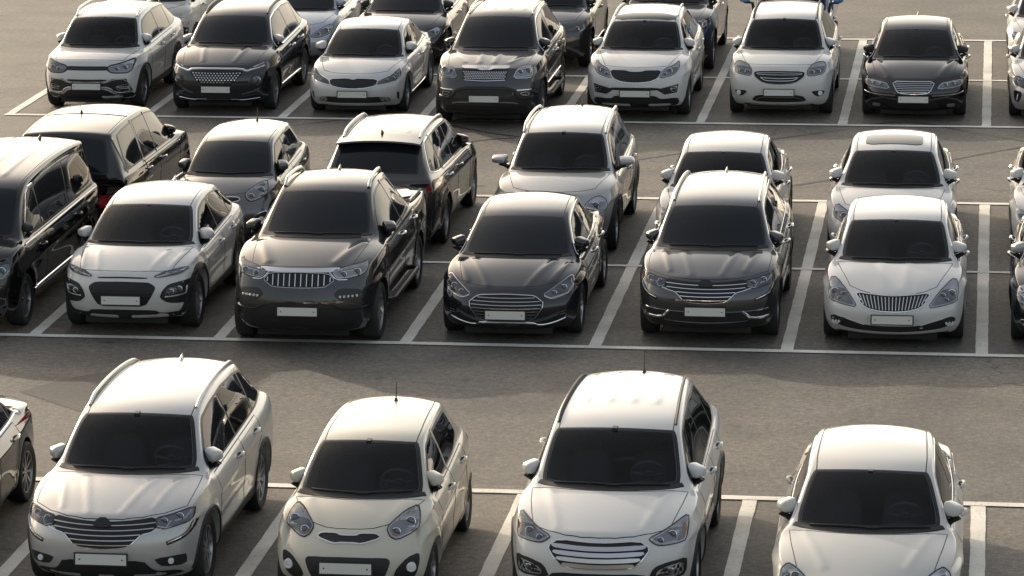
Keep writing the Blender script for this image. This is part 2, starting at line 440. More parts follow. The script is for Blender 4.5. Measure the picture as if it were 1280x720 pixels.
# ------------------------------------------------------------------ wheels (shared meshes)
WH = {}
def wheel_meshes(R, wd, style):
    key = (round(R, 3), style)
    if key in WH: return WH[key]
    t = MB(); rr = R*(.70 if style != 'small' else .62); h = wd/2
    t.lathe([(rr, -h*.9), (R*.93, -h), (R*.985, -h*.82), (R, -h*.5), (R, h*.5), (R*.985, h*.82), (R*.93, h), (R*.80, h*1.02), (rr, h*.86), (rr*.98, h*.3), (rr*.98, -h*.9)], (0, 0, 0), (1, 0, 0), 40)
    me_t = t.mesh('tyre', M_tyre)
    m = MB(); o = h*.80
    m.lathe([(rr, o*.9), (rr*1.0, o*1.04), (rr*.94, o*1.02), (rr*.90, o*.55), (rr*.9, -h*.6)], (0, 0, 0), (1, 0, 0), 40)
    m.lathe([(0.001, o*.86), (R*.10, o*.86), (R*.13, o*.78), (R*.14, o*.3)], (0, 0, 0), (1, 0, 0), 16)
    ns = {'five': 5, 'ten': 10, 'turbine': 9, 'small': 8, 'star': 6}[style]
    for k in range(ns):
        a = 2*math.pi*k/ns; tw = (.16, .11) if style in ('five', 'star') else (.085, .07)
        offs = (-.20, .20) if style == 'five' else (0,)
        for of in offs:
            d0 = a+of*.35; d1 = a+of
            p0 = Vector((o*.84, math.cos(d0)*R*.11, math.sin(d0)*R*.11)); p1 = Vector((o*.96, math.cos(d1)*rr*.95, math.sin(d1)*rr*.95))
            t_ = (p1-p0).normalized(); s_ = Vector((1, 0, 0)).cross(t_).normalized()
            w0, w1 = (R*tw[0]/2*(.62 if style == 'five' else 1), R*tw[1]/2)
            dx = Vector((.035, 0, 0))
            m.add([p0-s_*w0, p0+s_*w0, p1+s_*w1, p1-s_*w1, p0-s_*w0-dx, p0+s_*w0-dx, p1+s_*w1-dx, p1-s_*w1-dx],
                  [(0, 1, 2, 3), (0, 4, 5, 1), (1, 5, 6, 2), (2, 6, 7, 3), (3, 7, 4, 0)])
    me_r = m.mesh('rim', M_rim if style != 'turbine' else M_rim)
    b = MB(); b.lathe([(0.001, -.02), (rr*.62, -.02), (rr*.62, .0), (0.001, .0)], (0, 0, 0), (1, 0, 0), 24)
    b.lathe([(0.001, -h*.55), (rr*.97, -h*.55)], (0, 0, 0), (1, 0, 0), 24)
    me_b = b.mesh('brake_disc', M_rimd)
    WH[key] = (me_t, me_r, me_b); return WH[key]

def bool_wells(me, P):
    mb = MB(); R = P['R']+P.get('gap', .045); W = P['W']/2
    for ax in (P['fo'], P['fo']+P['wb']):
        for sg in (-1, 1):
            n = 40; x0, x1 = sg*(W-.30), sg*(W+.15); v = []; f = []
            for x in (x0, x1): v += [(x, ax+R*math.cos(2*math.pi*k/n), P['R']+.01+R*math.sin(2*math.pi*k/n)) for k in range(n)]
            f = [(k, (k+1) % n, n+(k+1) % n, n+k) for k in range(n)]+[tuple(range(n))[::-1], tuple(range(n, 2*n))]
            mb.add(v, f)
    cm = mb.mesh('well', M_dark, False)
    a = bpy.data.objects.new('a', me); b = bpy.data.objects.new('b', cm); C.objects.link(a); C.objects.link(b)
    md = a.modifiers.new('b', 'BOOLEAN'); md.operation = 'DIFFERENCE'; md.object = b; md.solver = 'MANIFOLD'; md.material_mode = 'TRANSFER'
    b.hide_render = True
    dg = bpy.context.evaluated_depsgraph_get(); r = bpy.data.meshes.new_from_object(a.evaluated_get(dg))
    bpy.data.objects.remove(a); bpy.data.objects.remove(b)
    if len(r.polygons) < len(me.polygons)*.5: return me
    return r

def cut_panel(bm, poly, view, sg):
    """cut a closed outline out of the body skin and return its faces (view: 'side' or 'top')"""
    ax = (1, 2) if view == 'side' else (0, 1)
    xs = [p[0] for p in poly]; ys = [p[1] for p in poly]; e = .03
    def ok(f):
        c = f.calc_center_median()
        if view == 'side':
            if c.x*sg < .3 or f.normal.x*sg < .25: return False
        elif f.normal.z < .35: return False
        return True
    def near(f):
        c = f.calc_center_median()
        return min(xs)-e < c[ax[0]] < max(xs)+e and min(ys)-e < c[ax[1]] < max(ys)+e and ok(f)
    n = len(poly)
    for i in range(n):
        a, b = Vector(poly[i]), Vector(poly[(i+1) % n]); d = b-a
        if d.length < 1e-4: continue
        x0, x1 = min(a.x, b.x)-.05, max(a.x, b.x)+.05; y0, y1 = min(a.y, b.y)-.05, max(a.y, b.y)+.05
        fs = []
        for f in bm.faces:
            c = f.calc_center_median()
            if x0 < c[ax[0]] < x1 and y0 < c[ax[1]] < y1 and ok(f): fs.append(f)
        if not fs: continue
        g = set(fs)
        for f in fs: g.update(f.edges); g.update(f.verts)
        if view == 'side': co = Vector((0, a.x, a.y)); no = Vector((0, -d.y, d.x))
        else: co = Vector((a.x, a.y, 0)); no = Vector((-d.y, d.x, 0))
        bmesh.ops.bisect_plane(bm, geom=list(g), plane_co=co, plane_no=no.normalized(), dist=1e-5)
    cand = [f for f in bm.faces if near(f)]
    if not cand: return []
    X = np.array([[f.calc_center_median()[ax[0]], f.calc_center_median()[ax[1]]] for f in cand])
    m = inside_np(X, poly); keep = {f for f, k in zip(cand, m) if k}; best = []
    while keep:                                                # the largest connected piece only
        st = [keep.pop()]; comp = []
        while st:
            f = st.pop(); comp.append(f)
            for e in f.edges:
                for g in e.link_faces:
                    if g in keep: keep.discard(g); st.append(g)
        if len(comp) > len(best): best = comp
    return best

def split_off(bm, faces, name, mats):
    """move faces of bm into a mesh of their own"""
    vm = {}; V = []; F = []; MI = []
    for f in faces:
        q = []
        for v in f.verts:
            if v not in vm: vm[v] = len(V); V.append(tuple(v.co))
            q.append(vm[v])
        F.append(q); MI.append(f.material_index)
    me = bpy.data.meshes.new(name); me.from_pydata(V, [], F); me.update()
    for m in mats: me.materials.append(m)
    me.polygons.foreach_set('material_index', MI); me.shade_smooth()
    bmesh.ops.delete(bm, geom=faces, context='FACES'); return me

def slats_in(poly, z, step=None):
    """x-range of an outline at height z"""
    xs = []; n = len(poly)
    for i in range(n):
        p, q = poly[i], poly[(i+1) % n]
        if (p[1] > z) != (q[1] > z): xs.append(lerp(p[0], q[0], (z-p[1])/(q[1]-p[1])))
    return (min(xs), max(xs)) if len(xs) >= 2 else None
def mir(poly): return [(-a, b) for a, b in poly][::-1]
def full(half):                                                # outline of the right half, top centre to bottom centre
    return list(half)+[(-a, b) for a, b in half[::-1] if abs(a) > 1e-4]

def build_car(P):
    """returns the Empty of a car with all its parts (front faces -Y, wheels on z = 0)"""
    root = bpy.data.objects.new(P['name'], None); C.objects.link(root)
    root.empty_display_size = .3
    oy = -P['L']/2; W = P['W']/2; L = P['L']
    def part(name, mb, mat, parent=root, smooth=True):
        if isinstance(mb, MB):
            if not mb.v: return None
            mb.v = [(x, y+oy, z) for x, y, z in mb.v] if parent is root or True else mb.v
            me = mb.mesh(name, mat, smooth)
        else: me = mb
        return link(name, me, parent)
    skin, bvh, S = build_body(P)
    pm = P['paint']; lowm = P.get('lowmat', M_black)
    for m in (pm, lowm): skin.materials.append(m)
    body = bool_wells(skin, P)
    body.materials.clear()
    for m in (pm, lowm, M_dark): body.materials.append(m)
    # wells come back with the cutter's material as the last slot
    nm = len(skin.materials)
    mi = np.zeros(len(body.polygons), int); body.polygons.foreach_get('material_index', mi)
    mi[mi >= 2] = 2; body.polygons.foreach_set('material_index', mi)
    hero = P.get('lev', 3) >= 3
    # ---------------- window outlines
    cs = [q for q in S if q['kind'] == 'c']
    top = [(q['s']+q['ds'], q['z']-q['cr']) for q in cs]; bot = [(q['s']+q['ds'], q['belt']) for q in cs]
    dz = P.get('dlo_top', .045)
    tp = [(s, z-dz) for s, z in top]; bt = [(s, z+.012) for s, z in bot]
    r0, r1 = P['dlo_r']                                         # rear end of the side glass: s at the belt, s at the roof
    f0 = P.get('dlo_f', S[4]['s']+S[4]['ds']+.10)
    up = [(s, ip(s, tp)) for s in np.linspace(f0, max(r1, r0), 26)]
    dn = [(s, ip(s, bt)+P.get('kick', 0)*max(0, (s-(r0-.55))/.55)**1.5) for s in np.linspace(f0, max(r1, r0), 26)]
    dlo = [(s, z) for s, z in dn]+[(s, z) for s, z in up[::-1]]
    zm0 = ip(r0, bt); zm1 = ip(r1, tp); dx, dzz = r1-r0, zm1-zm0
    dlo = clip(dlo, -dzz, dx, -dzz*r0+dx*zm0)                    # keep what lies ahead of the rear line
    dlo = [p for i, p in enumerate(dlo) if math.hypot(p[0]-dlo[i-1][0], p[1]-dlo[i-1][1]) > .006]
    dlo = chaikin(dlo, 2)
    bp, qp = P['bpil'], P.get('qpil')                            # (s, tilt) of the pillars between the panes
    for sg in (-1, 1):
        fr = SIDE(sg)
        surr = part('window_surround', project(MB(), bvh, dlo, fr, .003, .01, .06), M_blackgloss)
        cuts = [(-9, 0)]+[bp]+([qp] if qp else [])+[(99, 0)]
        gl = inset(dlo, .022)
        zmid = (P['belt'][0]+P['H'])/2
        for (a, ta), (b, tb) in zip(cuts[:-1], cuts[1:]):
            pane = clip(gl, 1, -ta, a+.028-ta*zmid); pane = clip(pane, -1, tb, -(b-.028)+tb*zmid) if pane else []
            if len(pane) < 3 or max(p[0] for p in pane)-min(p[0] for p in pane) < .06: continue
            part('side_window', project(MB(), bvh, chaikin(pane, 1), fr, .006, .01, .06), P.get('sideglass', M_side))
        if P.get('dlo_chrome'):
            part('window_trim', ribbon(MB(), bvh, inset(dlo, -.008), fr, .022, .006, True, .06), M_chrome)
        for b_, wd_ in ([(bp, .05)] if P.get('bpaint') else [])+[(q_, w_) for q_, w_ in P.get('pillars', [])]:   # painted pillars between the panes
            m = MB(); lo_, hi_ = ip(b_[0], bt), ip(b_[0], tp)
            ribbon(m, bvh, [(b_[0]+b_[1]*(lo_-zmid), lo_-.02), (b_[0]+b_[1]*(hi_-zmid), hi_+.02)], fr, wd_, .011)
            part('pillar', m, pm)
    # ---------------- windscreen and rear window
    cabin_cut = []
    def screen(i0, i1, nm, hw0, hw1, ti, bi):
        a, b = S[i0], S[i1]; o = Vector((0, a['s'], a['z'])); v = Vector((0, b['s']-a['s'], b['z']-a['z'])); ln = v.length; v.normalize()
        nrm = Vector((0, -v.z, v.y))
        if nrm.z < 0: nrm = -nrm
        fr = (lambda x, t: o+Vector((x, 0, 0))+v*t+nrm*1.5, -nrm)
        lift0 = (a['ds']*v.y-a['cr']*v.z); lift1 = (b['ds']*v.y-b['cr']*v.z)
        xs = np.linspace(-1, 1, 13)
        bo = [(x*hw0, bi+lift0*abs(x)**2.2*.96) for x in xs]; to = [(x*hw1, ln-ti+lift1*abs(x)**2.2) for x in xs[::-1]]
        poly = chaikin(bo+to, 2, q=.18)
        see = P.get('cabin') and nm == 'windscreen'
        bd = part(nm+'_border', project(MB(), bvh, poly, fr, .003, .01, .06, hole=inset(poly, .034) if see else None), M_blackgloss)
        g = part(nm, project(MB(), bvh, inset(poly, .028), fr, .005, .003, .06), M_tint if see else M_glass)
        if see: cabin_cut.append((inset(poly, .040), fr[1], o, v))
        bd.parent = g
        return g, fr, ln, lift0
    g, wfr, wl, wlift = screen(4, 6, 'windscreen', P['hwc']-.028, P['hwh']-.022, P.get('wst', .02), P.get('wsbt', .02))
    wlow = lambda x: .035+wlift*abs(x/P['hwc'])**2.2
    for (x0, t0, x1, t1) in ((-.55, .03, .10, .055), (-.02, .03, .58, .05)):
        m = MB(); ribbon(m, bvh, [(lerp(x0, x1, k/8)*P['hwc']/.72, wlow(lerp(x0, x1, k/8))+.012+.02*math.sin(math.pi*k/8)) for k in range(9)], wfr, .022, .02, base=.006)
        part('wiper', m, M_black)
    m = MB(); ribbon(m, bvh, [(x*P['hwc']*.98, wlow(x*P['hwc'])-.035) for x in np.linspace(-1, 1, 17)], wfr, .075, .006)
    part('cowl_panel', m, M_black)
    if not P.get('no_rear'):
        m = 12 if not P.get('bed') else 12
        a, b = S[12], S[10]
        screen(12, 10, 'rear_window', P['hwb']-.05, P['hwr']-.05, P.get('rst', .05), .05)
    # ---------------- doors, bonnet, seams
    R = P['R']; arch = R+.10; a1, a2 = P['fo'], P['fo']+P['wb']
    bm = bmesh.new(); bm.from_mesh(body)
    for poly, d_, o_, v_ in cabin_cut:
        bnd = [o_+Vector((a, 0, 0))+v_*b for a, b in poly]
        for i in range(len(poly)):
            A, B = bnd[i], bnd[(i+1) % len(poly)]; mid_ = (A+B)/2; rr = (B-A).length/2+.07
            fs = [f for f in bm.faces if f.normal.dot(d_) < -.3 and (f.calc_center_median()-mid_).cross(d_).length < rr]
            if not fs: continue
            g = set(fs)
            for f in fs: g.update(f.edges); g.update(f.verts)
            bmesh.ops.bisect_plane(bm, geom=list(g), plane_co=A, plane_no=(B-A).cross(d_).normalized(), dist=1e-5)
        cand = [f for f in bm.faces if f.normal.dot(d_) < -.3]
        X = np.array([[f.calc_center_median().x, (f.calc_center_median()-o_).dot(v_)] for f in cand]); mk = inside_np(X, poly)
        bmesh.ops.delete(bm, geom=[f for f, k in zip(cand, mk) if k], context='FACES')
        cs0, cz0 = P['cowl']; hs0, hz0 = P['hdr']; hw_ = P['hwc']-.06
        m = MB(); yy = [cs0-.02, cs0+.18, cs0+.52, cs0+.62, cs0+.64]; zz = [cz0-.10, cz0-.055, cz0-.075, cz0-.12, cz0-.45]
        xs_ = np.linspace(-1, 1, 15)
        m.add([(x*hw_, a+.16*abs(x)**2*(1 if i < 2 else .3), b+(.035*math.exp(-((x-.48)/.22)**2) if 1 <= i <= 2 else 0)) for i, (a, b) in enumerate(zip(yy, zz)) for x in xs_], [(i*15+j, i*15+j+1, i*15+16+j, i*15+15+j) for i in range(4) for j in range(14)])
        part('dashboard', m, M_dash)
        m = MB(); wx, wy, wz = hw_*.50, cs0+.72, cz0-.04; ring = []; ax = Vector((0, .84, .54)); 
        for k in range(25):
            t = 2*math.pi*k/24; ring.append(Vector((wx+.185*math.cos(t), wy-.185*math.sin(t)*.45, wz+.185*math.sin(t)*.89)))
        m.tube(ring, .016, 8, False); m.lathe([(.001, .02), (.06, .015), (.065, -.02)], (wx, wy, wz), ax, 12)
        for t in (.2, 2.94, 4.71): m.tube([Vector((wx, wy, wz)), Vector((wx+.18*math.cos(t), wy-.18*math.sin(t)*.45, wz+.18*math.sin(t)*.89))], .018, 6)
        part('steering_wheel', m, M_seat)
        for sx in (-1, 1):
            m = MB(); c_ = Vector((sx*hw_*.50, cs0+1.28, 0)); sec = []
            for zz_, wd_, dp_, yo in ((.30, .22, .10, 0), (.55, .25, .10, .05), (.80, .25, .09, .11), (.97, .21, .07, .16), (1.03, .12, .05, .175)):
                sec.append([(c_.x+wd_*math.cos(t)*(1 if abs(math.cos(t)) < .8 else .96), c_.y+yo+dp_*math.sin(t), cz0-1.0+zz_) for t in np.linspace(0, 2*math.pi, 16, endpoint=False)])
            m.add([p for r_ in sec for p in r_], [(i*16+j, i*16+(j+1) % 16, i*16+16+(j+1) % 16, i*16+16+j) for i in range(4) for j in range(16)]+[tuple(range(64, 80))])
            m.lathe([(.001, -.13), (.06, -.125), (.085, -.08), (.085, .08), (.06, .125), (.001, .13)], (c_.x, c_.y+.20, cz0+.14), (1, 0, 0), 14)
            part('front_seat', m, M_seat)
        m = MB(); m.box((0, hs0+.02, hz0-.13), (.20, .03, .065)); m.box((0, hs0-.01, hz0-.06), (.05, .10, .09)); part('rear_view_mirror', m, M_black)
    zb = P['zbot']+.12; fd0 = max(a1+arch+.06, f0-.18)
    tz = lambda s: ip(s, bt)-.03
    bs = bp[0]+bp[1]*(P['belt'][0]-zmid)
    front_door = [(fd0+.02, zb+.05), (bs, zb), (bs, tz(bs)), (fd0+.02, tz(fd0))]
    ra = a2-arch
    rs = min((qp[0]+qp[1]*(P['belt'][0]-zmid)) if qp else r0-.1, a2+.28)
    rear_door = [(bs+.006, zb), (ra-.03, zb), (ra+.02, R+.12), (a2-arch*.55, R+arch*.95), (max(rs, a2-arch*.5), R+arch*1.12), (max(rs, a2-arch*.5), tz(rs)), (bs+.006, tz(bs))]
    doors = [('door', front_door)]
    if not P.get('two_door'): doors.append(('door', rear_door))
    mats = (pm, lowm, M_dark)
    for sg in (-1, 1):
        fr = SIDE(sg)
        for nm_, poly in doors:
            me = None
            if hero:
                fs = cut_panel(bm, poly, 'side', sg)
                if fs: me = split_off(bm, fs, nm_, mats)
            if me is None: me = project(MB(), bvh, poly, fr, .002, .006, .06).mesh(nm_, pm)
            me.transform(Matrix.Translation((0, oy, 0)))
            d = link(nm_, me, root)
            part('door_seam', ribbon(MB(), bvh, poly, fr, .011, .0025, True, .05), M_seam, d)
            sh_ = max(p[0] for p in poly)-.13; hz = ip(sh_, bt)-P.get('hdz', .15)
            h = MB(); p0, n0 = hit(bvh, sh_-.19, hz, fr); p1, n1 = hit(bvh, sh_, hz+.008, fr)
            if p0 and p1:
                pts = [lerp(p0, p1, t)+n0*(.042*min(1, 4*t, 4*(1-t))+.002) for t in (0, .12, .3, .5, .7, .88, 1)]
                h.tube(pts, [.012, .016, .019, .019, .019, .016, .012], 8)
                part('handle_shade', project(MB(), bvh, chaikin([(sh_-.16, hz-.02), (sh_-.03, hz-.02), (sh_-.03, hz+.03), (sh_-.16, hz+.03)], 2), fr, .003, .006, .03), M_seam, d)  # flat dark patch painted for the shade in the handle's cup
                part('handle', h, P.get('handlemat', pm), d)
    hl = P['lead']; hs = S[4]['s']
    zone_bonnet = not P.get('no_bonnet')
    hw0, hw1 = P.get('hoodw', (W*.70, P['hwc']+.02))
    hoodf = P.get('hoodf', hl[0]+.10)
    xs = np.linspace(-1, 1, 9)
    hood = [(x*hw0, hoodf+P['swf']*P.get('hoodk', .8)*abs(x)**2.4) for x in xs]+[(lerp(hw0, hw1, t)+.015*math.sin(math.pi*t), lerp(hoodf+P['swf']*P.get('hoodk', .8), hs+S[4]['ds']*.8-.06, t)) for t in (.3, .6, 1)]
    hood += [(x*hw1*.97, hs-.05+S[4]['ds']*.9*abs(x)**2.2) for x in xs[::-1]][1:-1]+[(-lerp(hw0, hw1, t)-.015*math.sin(math.pi*t), lerp(hoodf+P['swf']*P.get('hoodk', .8), hs+S[4]['ds']*.8-.06, t)) for t in (1, .6, .3)]
    me = None
    if hero and zone_bonnet:
        fs = cut_panel(bm, hood, 'top', 1)
        if fs: me = split_off(bm, fs, 'bonnet', mats)
    if zone_bonnet:
        if me is None: me = project(MB(), bvh, hood, TOP, .002, .006, .05).mesh('bonnet', pm)
        me.transform(Matrix.Translation((0, oy, 0))); bo = link('bonnet', me, root)
        part('bonnet_seam', ribbon(MB(), bvh, hood, TOP, .010, .0025, True, .05), M_seam, bo)
    bm.to_mesh(body); bm.free(); body.transform(Matrix.Translation((0, oy, 0))); body.shade_smooth(); body.set_sharp_from_angle(angle=math.radians(50))
    link('body', body, root)
    # roof seams beside the rails
    if hero and P.get('roofseam', True):
        for sg in (-1, 1):
            ln = [(sg*(q['re']-.055), q['s']+q['ds']*.7) for q in cs[2:-2]]
            part('roof_seam', ribbon(MB(), bvh, ln, TOP, .016, .002, False, .08), P.get('roofseam_mat', M_seam))
    # ---------------- wheels
    tm, rm, bk = wheel_meshes(R, P.get('tw', .225), P.get('rim', 'ten'))
    for ax in (a1, a2):
        for sg in (-1, 1):
            wroot = bpy.data.objects.new('wheel', tm if False else None); C.objects.link(wroot); wroot.parent = root
            wroot.location = (sg*(W-.022-P.get('tw', .225)/2-P.get('tin', 0)), ax+oy, R); wroot.rotation_euler = (random.uniform(0, 6), 0, 0) if sg > 0 else (random.uniform(0, 6), 0, math.pi)
            for nm_, me_ in (('tyre', tm), ('rim', rm), ('brake_disc', bk)): link(nm_, me_, wroot)
    # underbody
    u = MB(); u.box((0, L/2, P['zbot']-.02), (P['W']*.62, L*.86, .10)); part('underbody', u, M_dark)
    # ---------------- door mirrors
    if P.get('mirror', True):
        ms = P.get('mir_s', f0+.16); mz = P.get('mir_z', ip(f0, bt)+.125); mw = P.get('mir_w', .195)
        for sg in (-1, 1):
            b = bmesh.new(); bmesh.ops.create_cube(b, size=1)
            for v in b.verts:
                x, y, z = v.co
                k = 1 if y > 0 else .55
                v.co = ((x*mw*(1 if y > 0 else .80)), y*.15, z*P.get('mir_h', .175)*k*(1.08 if x*sg < 0 else .86))
            me = bpy.data.meshes.new('mirror'); b.to_mesh(me); b.free()
            o = bpy.data.objects.new('tmp', me); C.objects.link(o); md = o.modifiers.new('s', 'SUBSURF'); md.levels = 3
            cr = me.attributes.new('crease_edge', 'FLOAT', 'EDGE')
            for e in me.edges:
                if all(me.vertices[i].co.y > 0 for i in e.vertices): cr.data[e.index].value = .55
                else: cr.data[e.index].value = .3
            dg = bpy.context.evaluated_depsgraph_get(); m2 = bpy.data.meshes.new_from_object(o.evaluated_get(dg)); bpy.data.objects.remove(o)
            cx = sg*(W+P.get('mir_x', -.085)); fold = math.radians(P.get('mir_fold', 58)); m2.transform(Matrix.Translation((cx, ms+oy, mz)) @ Matrix.Rotation(sg*fold, 4, 'Z'))
            m2.materials.clear(); m2.materials.append(P.get('mirmat', pm)); m2.materials.append(M_black); m2.shade_smooth()
            gl_ = Vector((-sg*math.sin(fold), math.cos(fold), 0))
            for f in m2.polygons:
                if f.center.z < mz-P.get('mir_split', .050) or f.normal.dot(gl_) > .8: f.material_index = 1
            mo = link('mirror', m2, root)
            a = MB(); ph, _ = hit(bvh, ms+.02, ip(ms, bt)-.01, SIDE(sg))
            ph = ph or Vector((sg*W, ms, mz-.08))
            a.tube([ph-Vector((sg*.03, 0, 0)), Vector((sg*(W-.04), ms, mz-.075)), Vector((cx, ms+.01, mz-.055))], [.032, .030, .03], 8)
            part('mirror_arm', a, P.get('armmat', M_black), mo)
    # ---------------- roof rails, aerial
    if P.get('rails'):
        s0, s1, hh, rmat = P['rails']; 
        for sg in (-1, 1):
            pts = []; k = 18
            for i in range(k+1):
                t = i/k; s = lerp(s0, s1, t); re = float(np.interp(s, [q['s'] for q in cs], [q['re'] for q in cs]))-P.get('rail_in', .035)
                p_, _ = hit(bvh, sg*re, s, TOP)
                if p_: pts.append(p_+Vector((0, 0, hh*min(1, 9*t, 9*(1-t))**.7+.004)))
            m = MB(); m.tube(pts, P.get('rail_r', .017), 8)
            if P.get('rail_feet'):
                for t in P['rail_feet']:
                    q_ = pts[int(t*(len(pts)-1))]; m.box(q_-Vector((0, 0, hh*.5)), (.04, .10, hh))
            elif hh < .05:
                for i in range(len(pts)-1):
                    a_, b_ = pts[i], pts[i+1]; m.add([a_+Vector((.009, 0, 0)), a_-Vector((.009, 0, 0)), a_-Vector((.009, 0, hh+.02)), a_+Vector((.009, 0, -hh-.02)), b_+Vector((.009, 0, 0)), b_-Vector((.009, 0, 0)), b_-Vector((.009, 0, hh+.02)), b_+Vector((.009, 0, -hh-.02))], [(0, 3, 7, 4), (1, 5, 6, 2)])
            part('roof_rail', m, rmat)
    if P.get('aerial'):
        kind, x, s = P['aerial']; p_, _ = hit(bvh, x, s, TOP); m = MB()
        if p_:
            if kind == 'fin':
                hgt = .065; ln = .15; V = []
                for i in range(9):
                    t = i/8; y = p_.y-ln/2+ln*t; h = hgt*min(1, (t*1.25)**1.3); wd = .028*(1-abs(t-.55)*.9)
                    V += [(p_.x-wd, y, p_.z-.012), (p_.x-wd*.45, y, p_.z+h*.7), (p_.x, y+.01*t, p_.z+h), (p_.x+wd*.45, y, p_.z+h*.7), (p_.x+wd, y, p_.z-.012)]
                m.add(V, [(i*5+j, i*5+j+1, i*5+j+6, i*5+j+5) for i in range(8) for j in range(4)]+[(40, 41, 42, 43, 44)])
                part('aerial', m, P.get('finmat', pm))
            else:
                m.lathe([(.001, .035), (.012, .034), (.02, .01), (.024, -.012)], p_, (0, 0, 1), 12)
                hh = P.get('rodh', .19) if kind == 'rod' else .12
                m.tube([p_+Vector((0, 0, .02)), p_+Vector((0, .05 if kind == 'rod' else .06, hh))], [.0065, .0045], 6)
                part('aerial', m, M_black)
    # ---------------- trim along the sides, tail lamps and the odd fittings
    for sg in (-1, 1):
        fr = SIDE(sg)
        if P.get('arch'):
            aw = P.get('archw', .055)
            for ax in (a1, a2):
                rr = R+.048+aw/2; t0 = math.asin(max(-.95, min(.95, (P['zbot']+.06-R)/rr)))
                m = MB(); ribbon(m, bvh, [(ax+rr*math.cos(t), R+.01+rr*math.sin(t)) for t in np.linspace(t0, math.pi-t0, 33)], fr, aw, .016, False, .05); part('wheel_arch_trim', m, P['arch'])
        if P.get('sill'):
            part('sill_trim', project(MB(), bvh, [(a1+arch-.02, P['zbot']+.02), (a2-arch+.02, P['zbot']+.02), (a2-arch+.02, P['zbot']+.17), (a1+arch-.02, P['zbot']+.15)], fr, .010, .012, .06), P['sill'])
        for t in P.get('trims', []): part('side_trim', ribbon(MB(), bvh, t, fr, .035, .012, False, .08), M_chrome)
        if P.get('sidetrim'): part('side_trim', ribbon(MB(), bvh, P['sidetrim'], fr, .03, .010, False, .08), P['sidetrim_mat'])
        if P.get('step'):
            m = MB(); m.tube([(sg*(W-.03), a1+arch+.02, .40), (sg*(W+.05), a1+arch+.14, .40), (sg*(W+.05), a2-arch-.14, .40), (sg*(W-.03), a2-arch-.02, .40)], .035, 8); part('side_step', m, M_black)
        z0, z1, tw_ = P.get('tl', (P['belt'][1]-.22, P['belt'][1]-.06, .20))
        m = MB()
        if P.get('tl_rear', True): project(m, bvh, [(sg*(W-.10), z0+.02), (sg*(W-.10), z1), (sg*(W-.10-tw_), z1-.03), (sg*(W-.10-tw_*.9), z0)], REAR, .006, .012, .05)
        project(m, bvh, [(L-P.get('tls', .20), z1-.01), (L-.10, z1), (L-.06, z0+.02), (L-.15, z0)], fr, .006, .012, .05); part('tail_light', m, M_red)
        if P.get('canopy'):
            c_ = P['canopy']; part('canopy_seam', ribbon(MB(), bvh, [(c_, .95), (c_-.03, 1.2), (c_-.12, P['H']-.08)], fr, .03, .006), M_seam)
    if P.get('canopy'): part('canopy_seam', ribbon(MB(), bvh, [(x, P['canopy']-.14) for x in np.linspace(-.62, .62, 13)], TOP, .03, .006), M_seam)
    if P.get('bed'):
        s0, s1 = P['bed']; part('bed_cover', project(MB(), bvh, chaikin([(-W+.18, s0), (W-.18, s0), (W-.18, s1), (-W+.18, s1)], 2), TOP, .018, .02, .08), pm)
        for sg in (-1, 1):
            pts = [hit(bvh, sg*(W-.11), lerp(s0, s1, t), TOP)[0] for t in np.linspace(0, 1, 9)]
            m = MB(); m.tube([q+Vector((0, 0, .028*min(1, 8*t, 8*(1-t)))) for q, t in zip(pts, np.linspace(0, 1, 9)) if q], .016, 8); part('bed_rail', m, M_black)
    if P.get('spoiler'):
        sr_ = P['rh'][0]; m = MB(); V = []
        xs_ = np.linspace(-P['hwr']*1.04, P['hwr']*1.04, 17)
        for x in xs_:
            q, _ = hit(bvh, x*.97, sr_-.16, TOP); z_ = q.z if q else P['rh'][1]; k_ = .24-.05*(x/P['hwr'])**2
            V += [(x, sr_-.18, z_+.004), (x, sr_+k_-.02, z_-.028), (x, sr_+k_, z_-.05), (x, sr_-.02, z_-.09)]
        m.add(V, [(i*4+j, i*4+(j+1) % 4, i*4+4+(j+1) % 4, i*4+4+j) for i in range(16) for j in range(4)]+[(0, 1, 2, 3), (64, 67, 66, 65)]); part('roof_spoiler', m, pm)
    if P.get('sunroof'): part('sunroof', project(MB(), bvh, chaikin([(-.42, P['hdr'][0]+.20), (.42, P['hdr'][0]+.20), (.42, P['hdr'][0]+.75), (-.42, P['hdr'][0]+.75)], 2, q=.12), TOP, .008, .02, .06), M_glass)
    if P.get('glassroof'): part('glass_roof', project(MB(), bvh, chaikin([(-P['hwh']+.05, P['hdr'][0]+.09), (0, P['hdr'][0]+.02), (P['hwh']-.05, P['hdr'][0]+.09), (P['hwh']-.05, P['hdr'][0]+.42), (-P['hwh']+.05, P['hdr'][0]+.42)], 1), TOP, .006, .02, .06), M_glass)
    if P.get('hood_badge'):
        q, _ = hit(bvh, 0, P['lead'][0]+.10, TOP); m = MB(); m.lathe([(.03, 0), (.03, .02), (.018, .05), (.001, .055)], q, (0, 0, 1), 12); part('bonnet_emblem', m, M_chrome)
    # ---------------- front and rear features
    ctx = dict(P=P, bvh=bvh, part=part, root=root, S=S)
    for it in P.get('face', []): feature(ctx, it)
    if P.get('extra'): P['extra'](ctx)
    return root

